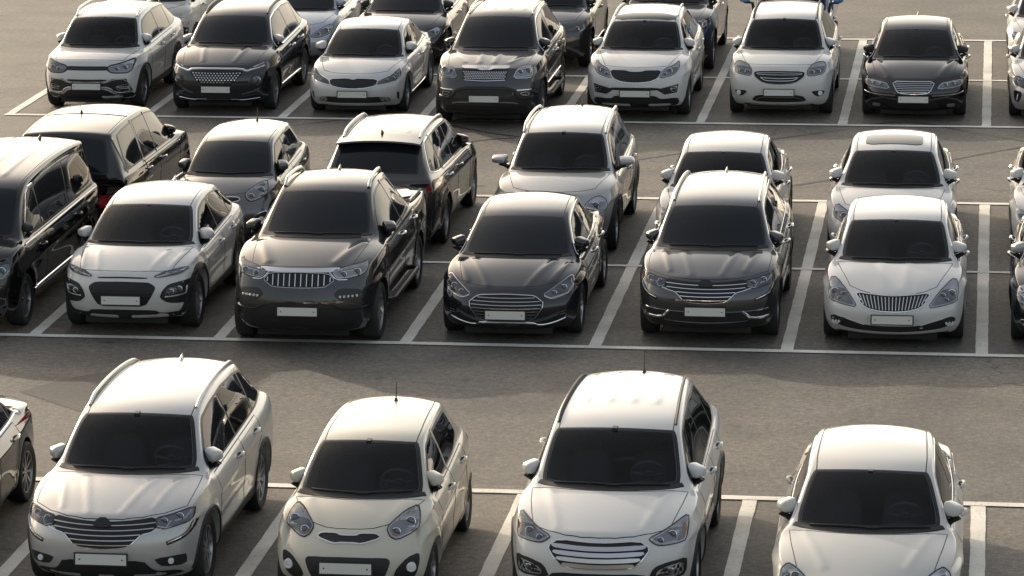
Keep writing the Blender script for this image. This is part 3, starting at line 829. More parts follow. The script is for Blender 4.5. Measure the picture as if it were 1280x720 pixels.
def feature(ctx, it):
    """one feature on the front (or 'rear') of a car: kind, outline, options"""
    kind, poly = it[0], it[1]; o = it[2] if len(it) > 2 else {}
    P, bvh, part = ctx['P'], ctx['bvh'], ctx['part']; fr = REAR if o.get('rear') else FRONT
    if 'frame' in o: fr = o['frame']
    mat = o.get('mat')
    sides = [poly] if o.get('single') else [poly, mir(poly)]
    if o.get('half'): sides = [full(poly)]
    for k, pl in enumerate(sides):
        pl = chaikin(pl, o.get('smooth', 2), q=o.get('q', .2)) if o.get('smooth', 2) else pl
        sx = -1 if k else 1
        if kind == 'patch':
            part(o.get('name', 'bumper_insert'), project(MB(), bvh, pl, fr, o.get('off', .004), .012, o.get('step', .05), o.get('dome', 0)), mat or M_black)
        elif kind == 'line':
            part(o.get('name', 'trim'), ribbon(MB(), bvh, pl, fr, o.get('w', .02), o.get('h', .008), o.get('closed', True), .04), mat or M_chrome)
        elif kind == 'grille':
            g = part('grille', project(MB(), bvh, pl, fr, .004, .012, .04), o.get('back', M_dark))
            z0 = min(p[1] for p in pl); z1 = max(p[1] for p in pl); x0 = min(p[0] for p in pl); x1 = max(p[0] for p in pl)
            n = o.get('n', 4); bars = o.get('bars', 'h'); bw = o.get('bw', .018); bmt = o.get('barmat', M_chrome)
            inn = inset(pl, o.get('ins', .012))
            if bars == 'h':
                for i in range(n):
                    z = lerp(z0, z1, (i+1)/(n+1)); r = slats_in(inn, z)
                    if r and r[1]-r[0] > .05:
                        part('slat', ribbon(MB(), bvh, [(x, z+o.get('bow', 0)*(1-(2*abs(x)/(x1-x0))**2)) for x in np.linspace(r[0], r[1], 15)], fr, bw, .014, False, .05, .003), bmt, g)
            elif bars == 'v':
                sw = [(b, a) for a, b in inn]
                for i in range(n):
                    x = lerp(x0, x1, (i+.5)/n); r = slats_in(sw, x+o.get('lean', 0)*x*0)
                    if r and r[1]-r[0] > .02:
                        part('slat', ribbon(MB(), bvh, [(x, r[0]), (x*(1+o.get('fan', 0)), r[1])], fr, bw, .014, False, .03, .003), bmt, g)
            elif bars == 'dots':
                m = MB(); rows = o.get('rows', 6); cols = o.get('cols', 16)
                for i in range(rows):
                    for j in range(cols):
                        x = lerp(x0, x1, (j+.5+(.5 if i % 2 else 0))/cols); z = lerp(z0, z1, (i+.5)/rows)
                        if not inside_np(np.array([[x, z]]), inset(pl, .02))[0]: continue
                        a, b = o.get('dw', .018), o.get('dh', .016)
                        project(m, bvh, [(x-a, z), (x, z-b), (x+a, z), (x, z+b)], fr, .010, .008, .05)
                part('mesh_insert', m, bmt, g)
            elif bars == 'mesh':
                for i in range(n):
                    z = lerp(z0, z1, (i+1)/(n+1)); r = slats_in(inn, z)
                    if r: part('slat', ribbon(MB(), bvh, [(x, z) for x in np.linspace(r[0], r[1], 15)], fr, bw, .006, False, .05, .002), M_black, g)
            if o.get('rimmat'):
                part('grille_surround', ribbon(MB(), bvh, inset(pl, -.004), fr, o.get('rw', .022), .014, True, .04), o['rimmat'], g)
        elif kind == 'lamp':
            style = o.get('style', 'dark')
            nm = o.get('name', 'headlight'); cover = o.get('cover', True)
            h = part(nm, project(MB(), bvh, pl, fr, .004, .012, .035), mat or (M_lampc if style == 'chrome' else M_lampd))
            if h is None: continue
            if style == 'chrome' and nm == 'headlight':
                zs_ = [q[1] for q in pl]; inn = inset(pl, .014)
                well = clip(inn, 0, -1, -lerp(min(zs_), max(zs_), .68)); 
                if len(well) > 3: part('lamp_dim_patch', project(MB(), bvh, chaikin(well, 1), fr, .007, .006, .04), M_lampdim, h)  # painted darker low down so the lamp's top reads as reflecting sky
            for (px, pz, r) in o.get('bulbs', []):
                p_, n_ = hit(bvh, px*sx, pz, fr)
                if not p_: continue
                ax = (n_*.35+Vector((0, -1 if fr is not REAR else 1, 0))).normalized(); b = MB()
                b.lathe([(r*.98, -.01), (r*1.0, .010), (r*.86, .012), (r*.72, .006)], p_+n_*.006, ax, 20); part('lamp_ring', b, M_chrome, h)
                b = MB(); b.lathe([(r*.74, .004), (r*.6, .010), (r*.35, .014), (.001, .015)], p_+n_*.007, ax, 20); part('lens', b, o.get('lensmat', M_lens), h)
            for dl in o.get('drl', []):
                dl = [(a*sx, b) for a, b in dl]; part('light_guide', ribbon(MB(), bvh, dl, fr, o.get('dw', .016), .012, False, .03, .004), o.get('drlmat', M_drl), h)
            for am in o.get('amber', []):
                am = [(a*sx, b) for a, b in am]; part('indicator', project(MB(), bvh, chaikin(am if k == 0 else am[::-1], 2), fr, .008, .006, .03), M_amber, h)
            if cover:
                part('lamp_cover', project(MB(), bvh, pl, fr, .012, .012, .03, .012), M_clear, h)
            if o.get('bezel'):
                part('lamp_bezel', ribbon(MB(), bvh, inset(pl, -.003), fr, o.get('bzw', .012), .010, True, .035), o['bezel'], h)
        elif kind == 'fog':
            g = part(o.get('name', 'fog_lamp_recess'), project(MB(), bvh, pl, fr, .004, .012, .035), mat or M_black)
            for (px, pz, r) in o.get('bulbs', []):
                p_, n_ = hit(bvh, px*sx, pz, fr)
                if not p_: continue
                b = MB(); ax = (n_*.5+Vector((0, -1, 0))).normalized()
                b.lathe([(r, -.03), (r, .014), (r*.8, .018), (r*.7, .008), (.001, .012)], p_+n_*.016, ax, 16); part('fog_lamp', b, M_lampc, g)
            if o.get('rimmat'): part('fog_trim', ribbon(MB(), bvh, inset(pl, -.002), fr, o.get('rw', .016), .010, True, .035), o['rimmat'], g)
        elif kind == 'plate':
            z = pl[0][1]; p_, _ = hit(bvh, 0, z, fr); sy = -1 if not o.get('rear') else 1
            w_, h_ = o.get('size', (.52, .11)); ti = o.get('tilt', .12)
            rot = Matrix.Rotation(-ti*sy*-1 if False else ti*sy, 3, 'X'); c = p_+Vector((0, sy*o.get('gap', .022), 0))
            m = MB(); m.box(c, (w_, .012, h_), rot); pb = part('number_plate', m, M_plate, smooth=False)
            f = MB(); c2 = c+Vector((0, sy*-.002, 0))
            for dx, dz, ww, hh in ((0, h_/2+.005, w_+.03, .012), (0, -h_/2-.005, w_+.03, .012), (w_/2+.008, 0, .014, h_), (-w_/2-.008, 0, .014, h_)):
                f.box(c2+rot @ Vector((dx, 0, dz)), (ww, .018, hh), rot)
            part('plate_frame', f, M_black, pb, False)
            f = MB()
            for dx in (-.42, .42): f.lathe([(.001, .010), (.008, .009), (.009, .004)], c+Vector((dx*w_, 0, 0)), (0, sy, 0), 10)
            part('plate_bolt', f, M_seam, pb)
# ------------------------------------------------------------------ the makes of car in the lot
PT = dict(
 white=paint('pearl white', (.61, .605, .585)), silver=paint('silver white', (.52, .515, .50), .35, .34), beige=paint('warm cream', (.56, .525, .435)),
 champ=paint('champagne white', (.58, .565, .525)), black=paint('black', (.004, .004, .0045)), navy=paint('blue black', (.014, .0155, .020), .25, .25),
 grey=paint('dark grey', (.060, .062, .066), .6, .28), iron=paint('iron grey', (.030, .030, .0305), .35, .27), alu=paint('silver', (.42, .415, .40), .6, .4),
 pewter=paint('pewter grey', (.13, .127, .122), .6, .3),
 sky=paint('pale blue silver', (.40, .45, .50), .4, .4), blue=paint('truck blue', (.08, .22, .46)))
def base(kind, **k):
    if kind == 'suv':
        d = dict(L=4.67, W=1.85, H=1.68, zbot=.22, R=.355, fo=.93, wb=2.70, tw=.225, lead=(.17, .90), cowl=(1.05, 1.10), hdr=(1.72, 1.595), rh=(4.0, 1.60), rb=(4.50, 1.14), tail=(4.60, 1.05),
                 belt=(1.03, 1.14), hwc=.745, hwh=.605, hwr=.56, hwb=.64, fc=[(.22, .16), (.32, .07), (.48, .01), (.66, .0), (.80, .05)], rc=[(.22, .14), (.4, .02), (.6, .0), (.8, .04), (.95, .05)],
                 swf=.26, swr=.20, rds=-.07, bpil=(2.62, -.12), qpil=(3.62, .25), dlo_r=(4.22, 3.95), kick=.05, rim='ten', clad=9, xf=[.952, .99, 1.0, .99, .965, .90], lb=.10)
    elif kind == 'sedan':
        d = dict(L=4.86, W=1.86, H=1.47, zbot=.17, R=.335, fo=.93, wb=2.80, tw=.22, lead=(.19, .74), cowl=(1.04, .965), hdr=(1.83, 1.40), rh=(3.32, 1.425), rb=(4.02, 1.03), tail=(4.76, .97), taper=(.99, .972, .95, .925, .885, .79), xf=[.932, .985, 1.0, .99, .965, .90], lb=.125,
                 belt=(.93, .965), hwc=.745, hwh=.595, hwr=.56, hwb=.66, fc=[(.17, .18), (.25, .09), (.40, .015), (.54, .0), (.66, .06)], rc=[(.17, .16), (.35, .03), (.6, .0), (.85, .03)],
                 swf=.30, swr=.25, bpil=(2.55, -.12), qpil=(3.48, -.3), dlo_r=(3.95, 3.20), kick=.02, rim='ten', hoodb=.035, crease=(.72, .84), wz=.46)
    else:
        d = dict(L=3.6, W=1.60, H=1.485, zbot=.17, R=.29, fo=.70, wb=2.385, tw=.18, lead=(.20, .80), cowl=(.76, 1.0), hdr=(1.48, 1.435), rh=(3.12, 1.455), rb=(3.47, 1.06), tail=(3.55, .98),
                 belt=(.93, 1.06), hwc=.665, hwh=.53, hwr=.49, hwb=.58, fc=[(.17, .15), (.25, .07), (.40, .0), (.56, .0), (.70, .06)], rc=[(.17, .12), (.35, .02), (.6, .0), (.85, .04)],
                 swf=.30, swr=.20, rds=-.05, bpil=(1.98, -.12), dlo_r=(2.98, 2.90), kick=.08, rim='small', crease=(.72, .82), wz=.46, mir_w=.18, dsc=.24, xf=[.94, .985, 1.0, .99, .965, .90], lb=.10)
    d.update(k); return d
CARS = []
def car(**k): CARS.append(k)
def LAMP(poly, style='dark', bulbs=(), **k): return ('lamp', poly, dict(style=style, bulbs=bulbs, smooth=1, **k))
def GRILLE(half, **k): return ('grille', half, dict(half=True, smooth=k.pop('smooth', 1), **k))
def LOW(half, **k): return ('patch', half, dict(half=True, smooth=1, name='lower_intake', **k))
def FOG(poly, bulbs=(), **k): return ('fog', poly, dict(bulbs=bulbs, smooth=k.pop('smooth', 1), **k))
def LINE(pts, **k): return ('line', chaikin(pts, 1, False), dict(closed=False, smooth=0, **k))
def PLATE(z, **k): return ('plate', [(0, z)], dict(single=True, smooth=0, **k))
def BAR(half, mat, name, **k): return ('patch', half, dict(half=True, smooth=1, mat=mat, name=name, **k))
QLAMP = [(.51, .868), (.667, .884), (.838, .918), (.848, .831), (.811, .802), (.673, .784), (.6, .774), (.528, .80)]
QGR = [(0, .855), (.13, .858), (.33, .868), (.512, .882), (.545, .80), (.485, .757), (.395, .74), (.345, .695), (.285, .64), (.21, .616), (0, .607)]
QPAD = [(0, .889), (.03, .889), (.067, .866), (.104, .832), (.069, .809), (0, .806)]
def qface(bar, chrome):
    f = [GRILLE(QGR, n=5, bw=.016, barmat=bar, bow=-.012, smooth=1),
         LINE([(0, .603), (.21, .612), (.285, .637), (.345, .692), (.395, .737), (.49, .752), (.57, .776), (.67, .782)], mat=M_chrome, w=.016, name='grille_trim'),
         BAR(QPAD, M_blackgloss, 'grille_badge_pad', off=.02),
         LAMP(QLAMP, 'dark', [(.60, .838, .034), (.73, .856, .040)], drl=[[(.54, .80), (.62, .778), (.66, .838)], [(.69, .828), (.78, .838), (.822, .892)]], bezel=M_blackgloss),
         LINE([(.862, .80), (.835, .715), (.775, .675), (.635, .632)], mat=M_blackgloss, w=.05, h=.006, name='lamp_surround'),
         LINE([(.858, .80), (.828, .717), (.770, .682), (.645, .642)], mat=M_chrome, w=.016, h=.014, name='running_light')]
    return f
# ---------------------------------------------------------------- nearest row
car(key='qm6s', x=-8.69, yf=-11.47, label='silver white SUV with roof rails and dark lamp surrounds, left of the cream hatchback', cat='car',
    P=base('suv', cabin=True, name='suv', paint=PT['silver'], L=4.675, W=1.845, rails=(1.95, 3.95, .035, M_satin), aerial=('fin', 0, 3.75), hoodf=.135, hoodk=1.45, hoodw=(.78, .79), rim='turbine', arch=M_black, sill=M_black,
    ridges=[([(.17, .22), (.36, .95)], .007, .028), ([(.47, .34), (.60, 1.0)], .006, .028)],
    face=qface(M_satin, 0)+[FOG([(.513, .487), (.789, .503), (.80, .456), (.79, .375), (.586, .389), (.543, .432)], [(.662, .452, .03)]),
        LOW([(0, .485), (.413, .474), (.481, .376), (.537, .339), (.72, .325), (.76, .26), (0, .25)]), PLATE(.50)]))
car(key='pic', x=-6.20, yf=-11.50, label='small cream hatchback with a thin rod aerial and a narrow chrome rimmed grille', cat='car',
    P=base('hatch', cabin=True, name='hatchback', paint=PT['beige'], aerial=('rod', .05, 2.85), hoodf=.24, hoodk=.55, hoodw=(.46, .66), rim='small', handlemat=PT['beige'], bpaint=True, roofseam=True,
    ridges=[([(.34, .32), (.50, .75)], .008, .07)],
    face=[LAMP([(.612, .942), (.658, .899), (.677, .827), (.615, .761), (.475, .723), (.408, .758), (.37, .825), (.421, .874), (.511, .928)], 'chrome', [(.586, .855, .052), (.459, .785, .045)], amber=[[(.42, .80), (.48, .81), (.49, .75), (.44, .745)]], bezel=M_seam, bzw=.012),
        ('grille', [(0, .775), (.083, .776), (.124, .792), (.275, .786), (.318, .751), (.137, .712), (.061, .722), (0, .721)], dict(half=True, smooth=1, n=3, bars='mesh', rimmat=M_chrome, rw=.022)),
        LOW([(0, .599), (.385, .58), (.432, .545), (.40, .44), (.345, .335), (0, .33)]),
        FOG([(.688, .58), (.695, .498), (.66, .36), (.60, .31), (.50, .31), (.45, .38), (.49, .465), (.584, .555)], [(.61, .455, .05)]),
        PLATE(.49), BAR([(0, .25), (.42, .25), (.5, .20), (0, .19)], M_black, 'air_dam')]))
car(key='saf', x=-3.68, yf=-11.61, label='white SUV with four wide grille slats and black roof rails, nearest row', cat='car',
    P=base('suv', hwh=.64, rodh=.23, cabin=True, name='suv', paint=PT['white'], L=4.69, W=1.88, rails=(1.9, 3.8, .022, M_black), rail_r=.013, aerial=('rod', .1, 3.75), hoodf=.13, hoodk=1.0, hoodw=(.68, .79), rim='star', kick=.10, arch=M_black,
    ridges=[([(.43, .30), (.60, 1.1)], .007, .045)]+[([(x, 2.45), (x, 3.75)], .011, .034) for x in (.12, .36)],
    face=[GRILLE([(0, .822), (.393, .838), (.501, .769), (.433, .68), (.34, .597), (0, .589)], n=0, smooth=1, rimmat=M_chrome, rw=.018)]+
        [BAR([(0, z), (x-.02, z+.012), (x, z-.012), (x-.05, z-.028), (0, z-.038)], M_satin, 'slat', off=.016) for z, x in ((.792, .47), (.738, .455), (.684, .42), (.630, .36))]+
        [LAMP([(.484, .854), (.631, .90), (.805, .972), (.845, .962), (.838, .80), (.777, .79), (.596, .788), (.533, .814)], 'chrome', [(.704, .861, .045), (.593, .828, .035)], drl=[[(.50, .849), (.596, .799), (.746, .810), (.762, .881)]], amber=[[(.79, .93), (.83, .94), (.83, .82), (.80, .82)]], bezel=M_blackgloss),
        FOG([(.846, .644), (.845, .502), (.81, .448), (.479, .46), (.541, .592), (.678, .632)], []),
        ('lamp', [(.812, .61), (.811, .489), (.677, .475), (.556, .492), (.579, .554), (.694, .597)], dict(style='chrome', smooth=1, name='fog_lamp', bulbs=[(.70, .54, .035)])),
        LOW([(0, .539), (.44, .533), (.52, .45), (.60, .35), (0, .33)]), PLATE(.44)]))
car(key='sm5', x=-1.06, yf=-12.40, label='champagne white sedan with plain roof and rounded headlamps, nearest row at the right', cat='car',
    P=base('sedan', rh=(3.35, 1.445), cabin=True, name='sedan', paint=PT['champ'], L=4.88, W=1.83, H=1.49, hdr=(1.80, 1.41), hoodf=.12, hoodk=.7, hoodw=(.64, .77), dlo_chrome=True, rim='ten', swf=.36,
    ridges=[([(.40, .40), (.62, 1.1)], .008, .04)],
    face=[LAMP([(.50, .60), (.55, .70), (.617, .745), (.68, .775), (.746, .79), (.80, .745), (.82, .65), (.78, .56), (.64, .54)], 'chrome', [(.66, .70, .05), (.74, .66, .04)], bezel=M_seam),
        GRILLE([(0, .66), (.30, .67), (.36, .62), (.28, .52), (0, .51)], n=4, rimmat=M_chrome), LOW([(0, .33), (.5, .33), (.55, .24), (0, .22)]), PLATE(.42)]))
car(key='dark', x=-11.33, yf=-11.5, label='dark grey sedan cut off by the left edge of the nearest row', cat='car',
    P=base('sedan', name='sedan', paint=PT['iron'], L=4.7, W=1.82, dlo_chrome=True, rim='ten', handlemat=M_chrome,
    face=[LAMP([(.45, .60), (.6, .72), (.8, .76), (.82, .64), (.6, .57)], 'chrome', [(.66, .67, .05)]), GRILLE([(0, .66), (.35, .67), (.38, .6), (.28, .5), (0, .49)], n=4, rimmat=M_chrome), PLATE(.42)]))
# ---------------------------------------------------------------- middle block, front half
car(key='van', x=-13.68, yf=-.30, label='tall black van with long dark side windows, left of the white crossover', cat='van',
    P=base('suv', lb=.07, xf=[.975, 1.0, .998, .99, .965, .90], taper=(1, 1, .995, .985, .96, .90), name='van', paint=PT['black'], L=5.15, W=1.92, H=1.93, lead=(.16, 1.02), cowl=(.72, 1.20), hdr=(1.42, 1.83), rh=(4.85, 1.86), rb=(5.05, 1.20), tail=(5.10, 1.05), belt=(1.12, 1.18), hwc=.80, hwh=.76, hwr=.76, hwb=.78, cre=.9, wb=3.2, fo=.95, bpil=(1.95, -.1), qpil=(3.40, 0), dlo_r=(4.80, 4.75), kick=0, rds=-.02, dsc=.30, dlo_top=.10,
    aerial=('fin', .2, 4.55), finmat=M_black, sidetrim=[(1.0, 1.09), (4.9, 1.14)], sidetrim_mat=M_satin, trims=[[(1.3, .42), (3.7, .42)], [(1.20, 1.20), (1.36, 1.42), (1.58, 1.68), (1.72, 1.735), (1.92, 1.745)]], rim='ten', mirmat=M_black, roofseam=True, hdz=.20,
    ridges=[([(.12, 1.9), (.12, 4.6)], .012, .03), ([(.42, 1.9), (.42, 4.6)], .012, .03)], 
    face=[LAMP([(.50, .84), (.66, .90), (.86, .97), (.88, .84), (.80, .76), (.60, .76)], 'dark', [(.65, .83, .05), (.78, .87, .05)], drl=[[(.53, .80), (.62, .77), (.80, .78), (.87, .87)]]),
        GRILLE([(0, .88), (.48, .86), (.50, .80), (.40, .70), (0, .70)], n=3, rimmat=M_chrome), FOG([(.55, .50), (.82, .52), (.82, .40), (.6, .40)], [(.7, .46, .04)], rimmat=M_satin), LOW([(0, .5), (.45, .5), (.5, .32), (0, .3)]), PLATE(.52)]))
car(key='kona', x=-11.28, yf=-.05, label='white crossover with slim upper lamps, black lower lamp pods and a big black grille', cat='car',
    P=base('suv', cabin=True, mir_x=-.04, mir_fold=35, name='suv', paint=PT['white'], L=4.165, W=1.80, H=1.55, lead=(.16, .86), cowl=(1.0, 1.05), hdr=(1.80, 1.48), rh=(3.45, 1.47), rb=(3.98, 1.06), tail=(4.09, .98), belt=(.97, 1.08), wb=2.6, fo=.83, bpil=(2.35, -.12), qpil=(3.2, .2), dlo_r=(3.75, 3.45), aerial=('fin', 0, 3.3),
    arch=M_black, archw=.11, sill=M_black, hoodf=.185, hoodk=.6, hoodw=(.62, .74), rim='ten', sideglass=M_side,
    ridges=[([(.35, .26), (.48, .85)], .008, .035), ([(.59, .38), (.71, 1.0)], .008, .035)],
    face=[BAR([(0, .816), (.335, .803), (.336, .787), (0, .799)], M_dark, 'bonnet_slit'),
        GRILLE([(0, .76), (.349, .747), (.415, .715), (.457, .674), (.40, .56), (.314, .428), (0, .436)], n=6, bars='mesh', bw=.012),
        LAMP([(.402, .808), (.534, .859), (.803, .889), (.809, .853), (.733, .81), (.474, .79)], 'dark', [(.70, .852, .018), (.62, .836, .018)], drl=[[(.45, .806), (.6, .826), (.77, .862)]]),
        FOG([(.86, .74), (.74, .728), (.606, .708), (.535, .636), (.499, .538), (.602, .457), (.794, .437), (.86, .44)], [], mat=M_black, name='lamp_pod'),
        ('lamp', [(.595, .663), (.791, .678), (.806, .586), (.788, .56), (.563, .549)], dict(style='dark', smooth=1, bulbs=[(.735, .635, .042), (.645, .61, .038)], drl=[[(.565, .548), (.70, .553), (.80, .565), (.815, .66)]])),
        LOW([(0, .386), (.425, .371), (.499, .314), (.781, .322), (.84, .28), (.78, .24), (0, .23)], mat=M_black), PLATE(.519)]))
car(key='rex', x=-8.80, yf=-.60, label='dark grey pickup with chrome vertical slat grille and a covered load bed', cat='pickup truck',
    P=base('suv', taper=(1, 1, .998, .99, .985, .95), mir_x=-.04, mir_fold=25, name='pickup', paint=PT['iron'], L=5.095, W=1.95, H=1.84, lead=(.16, 1.06), cowl=(1.25, 1.27), hdr=(2.05, 1.77), rh=(3.50, 1.77), rb=(3.66, 1.27), tail=(5.03, 1.25), belt=(1.17, 1.235), hwb=.76, rsb=.0, rhd=.0, lb=.07, xf=[.97, .995, 1.0, .99, .965, .90], wb=3.1, fo=.90, R=.38, bpil=(2.75, -.1), qpil=None, dlo_r=(3.50, 3.28), rds=.0, deckb=0, hoodf=.24, hoodk=.5, hoodw=(.66, .76), rim='star', handlemat=M_chrome,
    aerial=('fin', 0, 3.2), rails=(2.25, 3.35, .055, M_satin), rail_r=.024, bed=(3.90, 4.94), step=True, bpaint=True,
    ridges=[([(.45, .40), (.68, 1.15)], .015, .06)],
    face=[GRILLE([(0, 1.03), (.38, 1.016), (.464, .931), (.389, .882), (.343, .853), (0, .847)], n=12, bars='v', bw=.02, rimmat=M_satin, rw=.012),
        BAR([(0, 1.074), (.182, 1.073), (.522, 1.072), (.517, 1.047), (.411, 1.03), (.19, 1.033), (0, 1.038)], M_chrome, 'grille_bar', off=.012),
        LINE([(.40, 1.03), (.487, .935), (.624, .930)], mat=M_chrome, w=.022, name='grille_wing'),
        LAMP([(.427, 1.031), (.552, 1.071), (.796, 1.095), (.835, 1.12), (.855, 1.065), (.832, .998), (.776, .969), (.63, .949), (.494, .945)], 'chrome', [(.736, 1.012, .05), (.575, .995, .042)], drl=[[(.53, 1.05), (.70, 1.062), (.83, 1.075)]], bezel=M_seam),
        FOG([(.456, .748), (.53, .83), (.812, .803), (.824, .651), (.596, .643)], [(x, .722, .016) for x in (.54, .59, .64, .69, .74)], mat=M_blackgloss),
        LINE([(0, .64), (.43, .63), (.62, .53), (.85, .56)], mat=M_blackgloss, w=.03, h=.018, name='bumper_edge'),
        LOW([(0, .615), (.427, .60), (.60, .51), (.80, .49), (.80, .30), (0, .26)]), PLATE(.544)]))
car(key='son', x=-6.16, yf=-.04, label='black sedan with hexagonal chrome edged grille, between the pickup and a dark grey SUV', cat='car',
    P=base('sedan', name='sedan', paint=PT['navy'], L=4.855, W=1.865, hoodf=.205, hoodk=.75, hoodw=(.62, .755), dlo_chrome=True, rim='ten', handlemat=M_chrome,
    ridges=[([(.26, .24), (.53, 1.0)], .012, .038), ([(.55, .40), (.73, 1.0)], .010, .04)],
    face=[GRILLE([(0, .672), (.326, .655), (.391, .636), (.50, .551), (.345, .335), (0, .333)], n=7, bw=.014, barmat=M_satin, rimmat=M_chrome, rw=.016),
        LINE([(0, .313), (.334, .303), (.43, .245), (.62, .275), (.76, .33)], mat=M_chrome, w=.03, name='bumper_trim'),
        LAMP([(.475, .651), (.576, .709), (.729, .794), (.793, .827), (.83, .809), (.832, .727), (.794, .649), (.588, .601)], 'dark', [(.719, .712, .045), (.61, .664, .036)], drl=[[(.492, .646), (.579, .613), (.778, .648), (.825, .736), (.80, .80)]], bezel=M_chrome, bzw=.009),
        ('patch', [(.673, .386), (.698, .453), (.766, .475), (.746, .352)], dict(smooth=1, name='side_vent', mat=M_dark)),
        LINE([(.69, .40), (.76, .405)], mat=M_satin, w=.008, name='vent_fin'), LINE([(.70, .43), (.765, .44)], mat=M_satin, w=.008, name='vent_fin'),
        LOW([(0, .29), (.36, .275), (.44, .22), (.44, .19), (0, .19)]), PLATE(.419)]))
car(key='qm6g', x=-3.56, yf=.05, label='dark grey metallic SUV with chrome grille bars and chrome bumper corners', cat='car',
    P=base('suv', name='suv', paint=PT['grey'], L=4.675, W=1.845, rails=(1.95, 3.95, .035, M_satin), aerial=('fin', 0, 3.75), hoodf=.15, hoodk=1.45, hoodw=(.78, .79), rim='turbine', dlo_chrome=True, handlemat=M_chrome,
    ridges=[([(.20, .26), (.35, .95)], .010, .034), ([(.49, .40), (.61, 1.0)], .010, .034)],
    face=qface(M_chrome, 1)+[LOW([(0, .478), (.499, .475), (.785, .491), (.80, .368), (.74, .26), (0, .237)]),
        LINE([(.24, .487), (.475, .487), (.66, .492), (.795, .497)], mat=M_chrome, w=.014, name='bumper_trim'),
        LINE([(.475, .482), (.515, .455), (.59, .375), (.80, .385)], mat=M_chrome, w=.045, h=.012, name='bumper_corner'), LINE([(0, .335), (.5, .345), (.54, .36)], mat=M_satin, w=.012, name='intake_trim'), PLATE(.496)]))
car(key='hg', x=-1.15, yf=.08, label='white sedan with a chrome grille of slanted vertical bars, in front of the sunroof sedan', cat='car',
    P=base('sedan', cabin=True, hwh=.635, hwr=.59, name='sedan', paint=PT['white'], L=4.91, W=1.86, hoodf=.16, hoodk=.85, hoodw=(.56, .755), dlo_chrome=True, rim='ten', mirmat=PT['white'], crl=.3,
    ridges=[([(.14, .3), (.18, 1.0)], .006, .06)],
    face=[GRILLE([(0, .706), (.19, .714), (.483, .728), (.43, .644), (.337, .573), (.179, .544), (0, .537)], n=23, bars='v', bw=.020, fan=.16, rimmat=M_chrome, rw=.02),
        LAMP([(.449, .57), (.586, .728), (.74, .84), (.825, .826), (.833, .68), (.812, .604), (.65, .585)], 'chrome', [(.746, .701, .055), (.635, .69, .035), (.684, .635, .03)], bezel=M_seam, bzw=.010),
        LOW([(0, .335), (.341, .338), (.56, .39), (.74, .425), (.79, .415), (.81, .37), (.77, .315), (.60, .265), (0, .245)]),
        LINE([(.36, .345), (.56, .402), (.76, .432)], mat=M_chrome, w=.013, name='bumper_trim'),
        FOG([(.62, .37), (.77, .385), (.78, .335), (.66, .305)], [(.682, .352, .016), (.721, .347, .016), (.761, .342, .016), (.706, .325, .016), (.745, .320, .016)], mat=M_blackgloss),
        PLATE(.431), ('patch', [(.672, .524), (.686, .524), (.686, .510), (.672, .510)], dict(smooth=1, name='parking_sensor', mat=M_satin)), ('patch', [(.309, .436), (.323, .436), (.323, .422), (.309, .422)], dict(smooth=1, name='parking_sensor', mat=M_satin)),
        BAR([(0, .20), (.70, .21), (.74, .18), (0, .175)], M_black, 'air_dam')]))
car(key='edge', x=1.27, yf=.12, label='blue black car cut off by the right edge, beside a white sedan', cat='car',
    P=base('sedan', name='sedan', paint=PT['navy'], L=4.7, W=1.83, dlo_chrome=True, handlemat=M_chrome, mirmat=PT['alu'], hoodf=.25, hoodw=(.6, .755),
    face=[LAMP([(.46, .60), (.58, .70), (.72, .80), (.81, .78), (.83, .66), (.78, .60), (.6, .57)], 'chrome', [(.70, .68, .055), (.6, .64, .04)], drl=[[(.5, .60), (.6, .585), (.77, .61), (.82, .7)]]),
        GRILLE([(0, .67), (.38, .66), (.42, .6), (.32, .48), (0, .47)], n=6, rimmat=M_chrome), FOG([(.52, .36), (.76, .40), (.79, .33), (.58, .28)], [(.69, .35, .04)], rimmat=M_satin), PLATE(.42)]))
# ---------------------------------------------------------------- middle block, back half
car(key='canopy', x=-13.45, yf=5.30, turn=True, label='black pickup with a hard canopy seen from behind, beyond the black van', cat='pickup truck',
    P=base('suv', lb=.07, xf=[.975, 1.0, .998, .99, .965, .90], taper=(1, 1, .995, .985, .96, .90), name='pickup', paint=PT['black'], L=5.0, W=1.91, H=1.80, lead=(.17, 1.02), cowl=(1.15, 1.20), hdr=(1.95, 1.72), rh=(4.72, 1.73), rb=(4.94, 1.12), tail=(4.97, 1.02), belt=(1.12, 1.14), hwr=.66, hwb=.74, hwh=.63, wb=3.06, fo=.88, R=.37, bpil=(2.72, -.1), qpil=(3.55, -.12), dlo_r=(4.60, 4.45), rds=-.01, kick=0, rsb=.01, dlo_chrome=False, bpaint=True, pillars=[((3.55, -.12), .16), ((4.62, .1), .10)], handlemat=M_chrome, rst=.05,
    aerial=('stub', .1, 3.35), rim='ten', sidetrim=[(1.3, .50), (3.4, .50)], sidetrim_mat=M_chrome, canopy=3.58, tl=(.64, .96, .05), tls=.13, tl_rear=False))
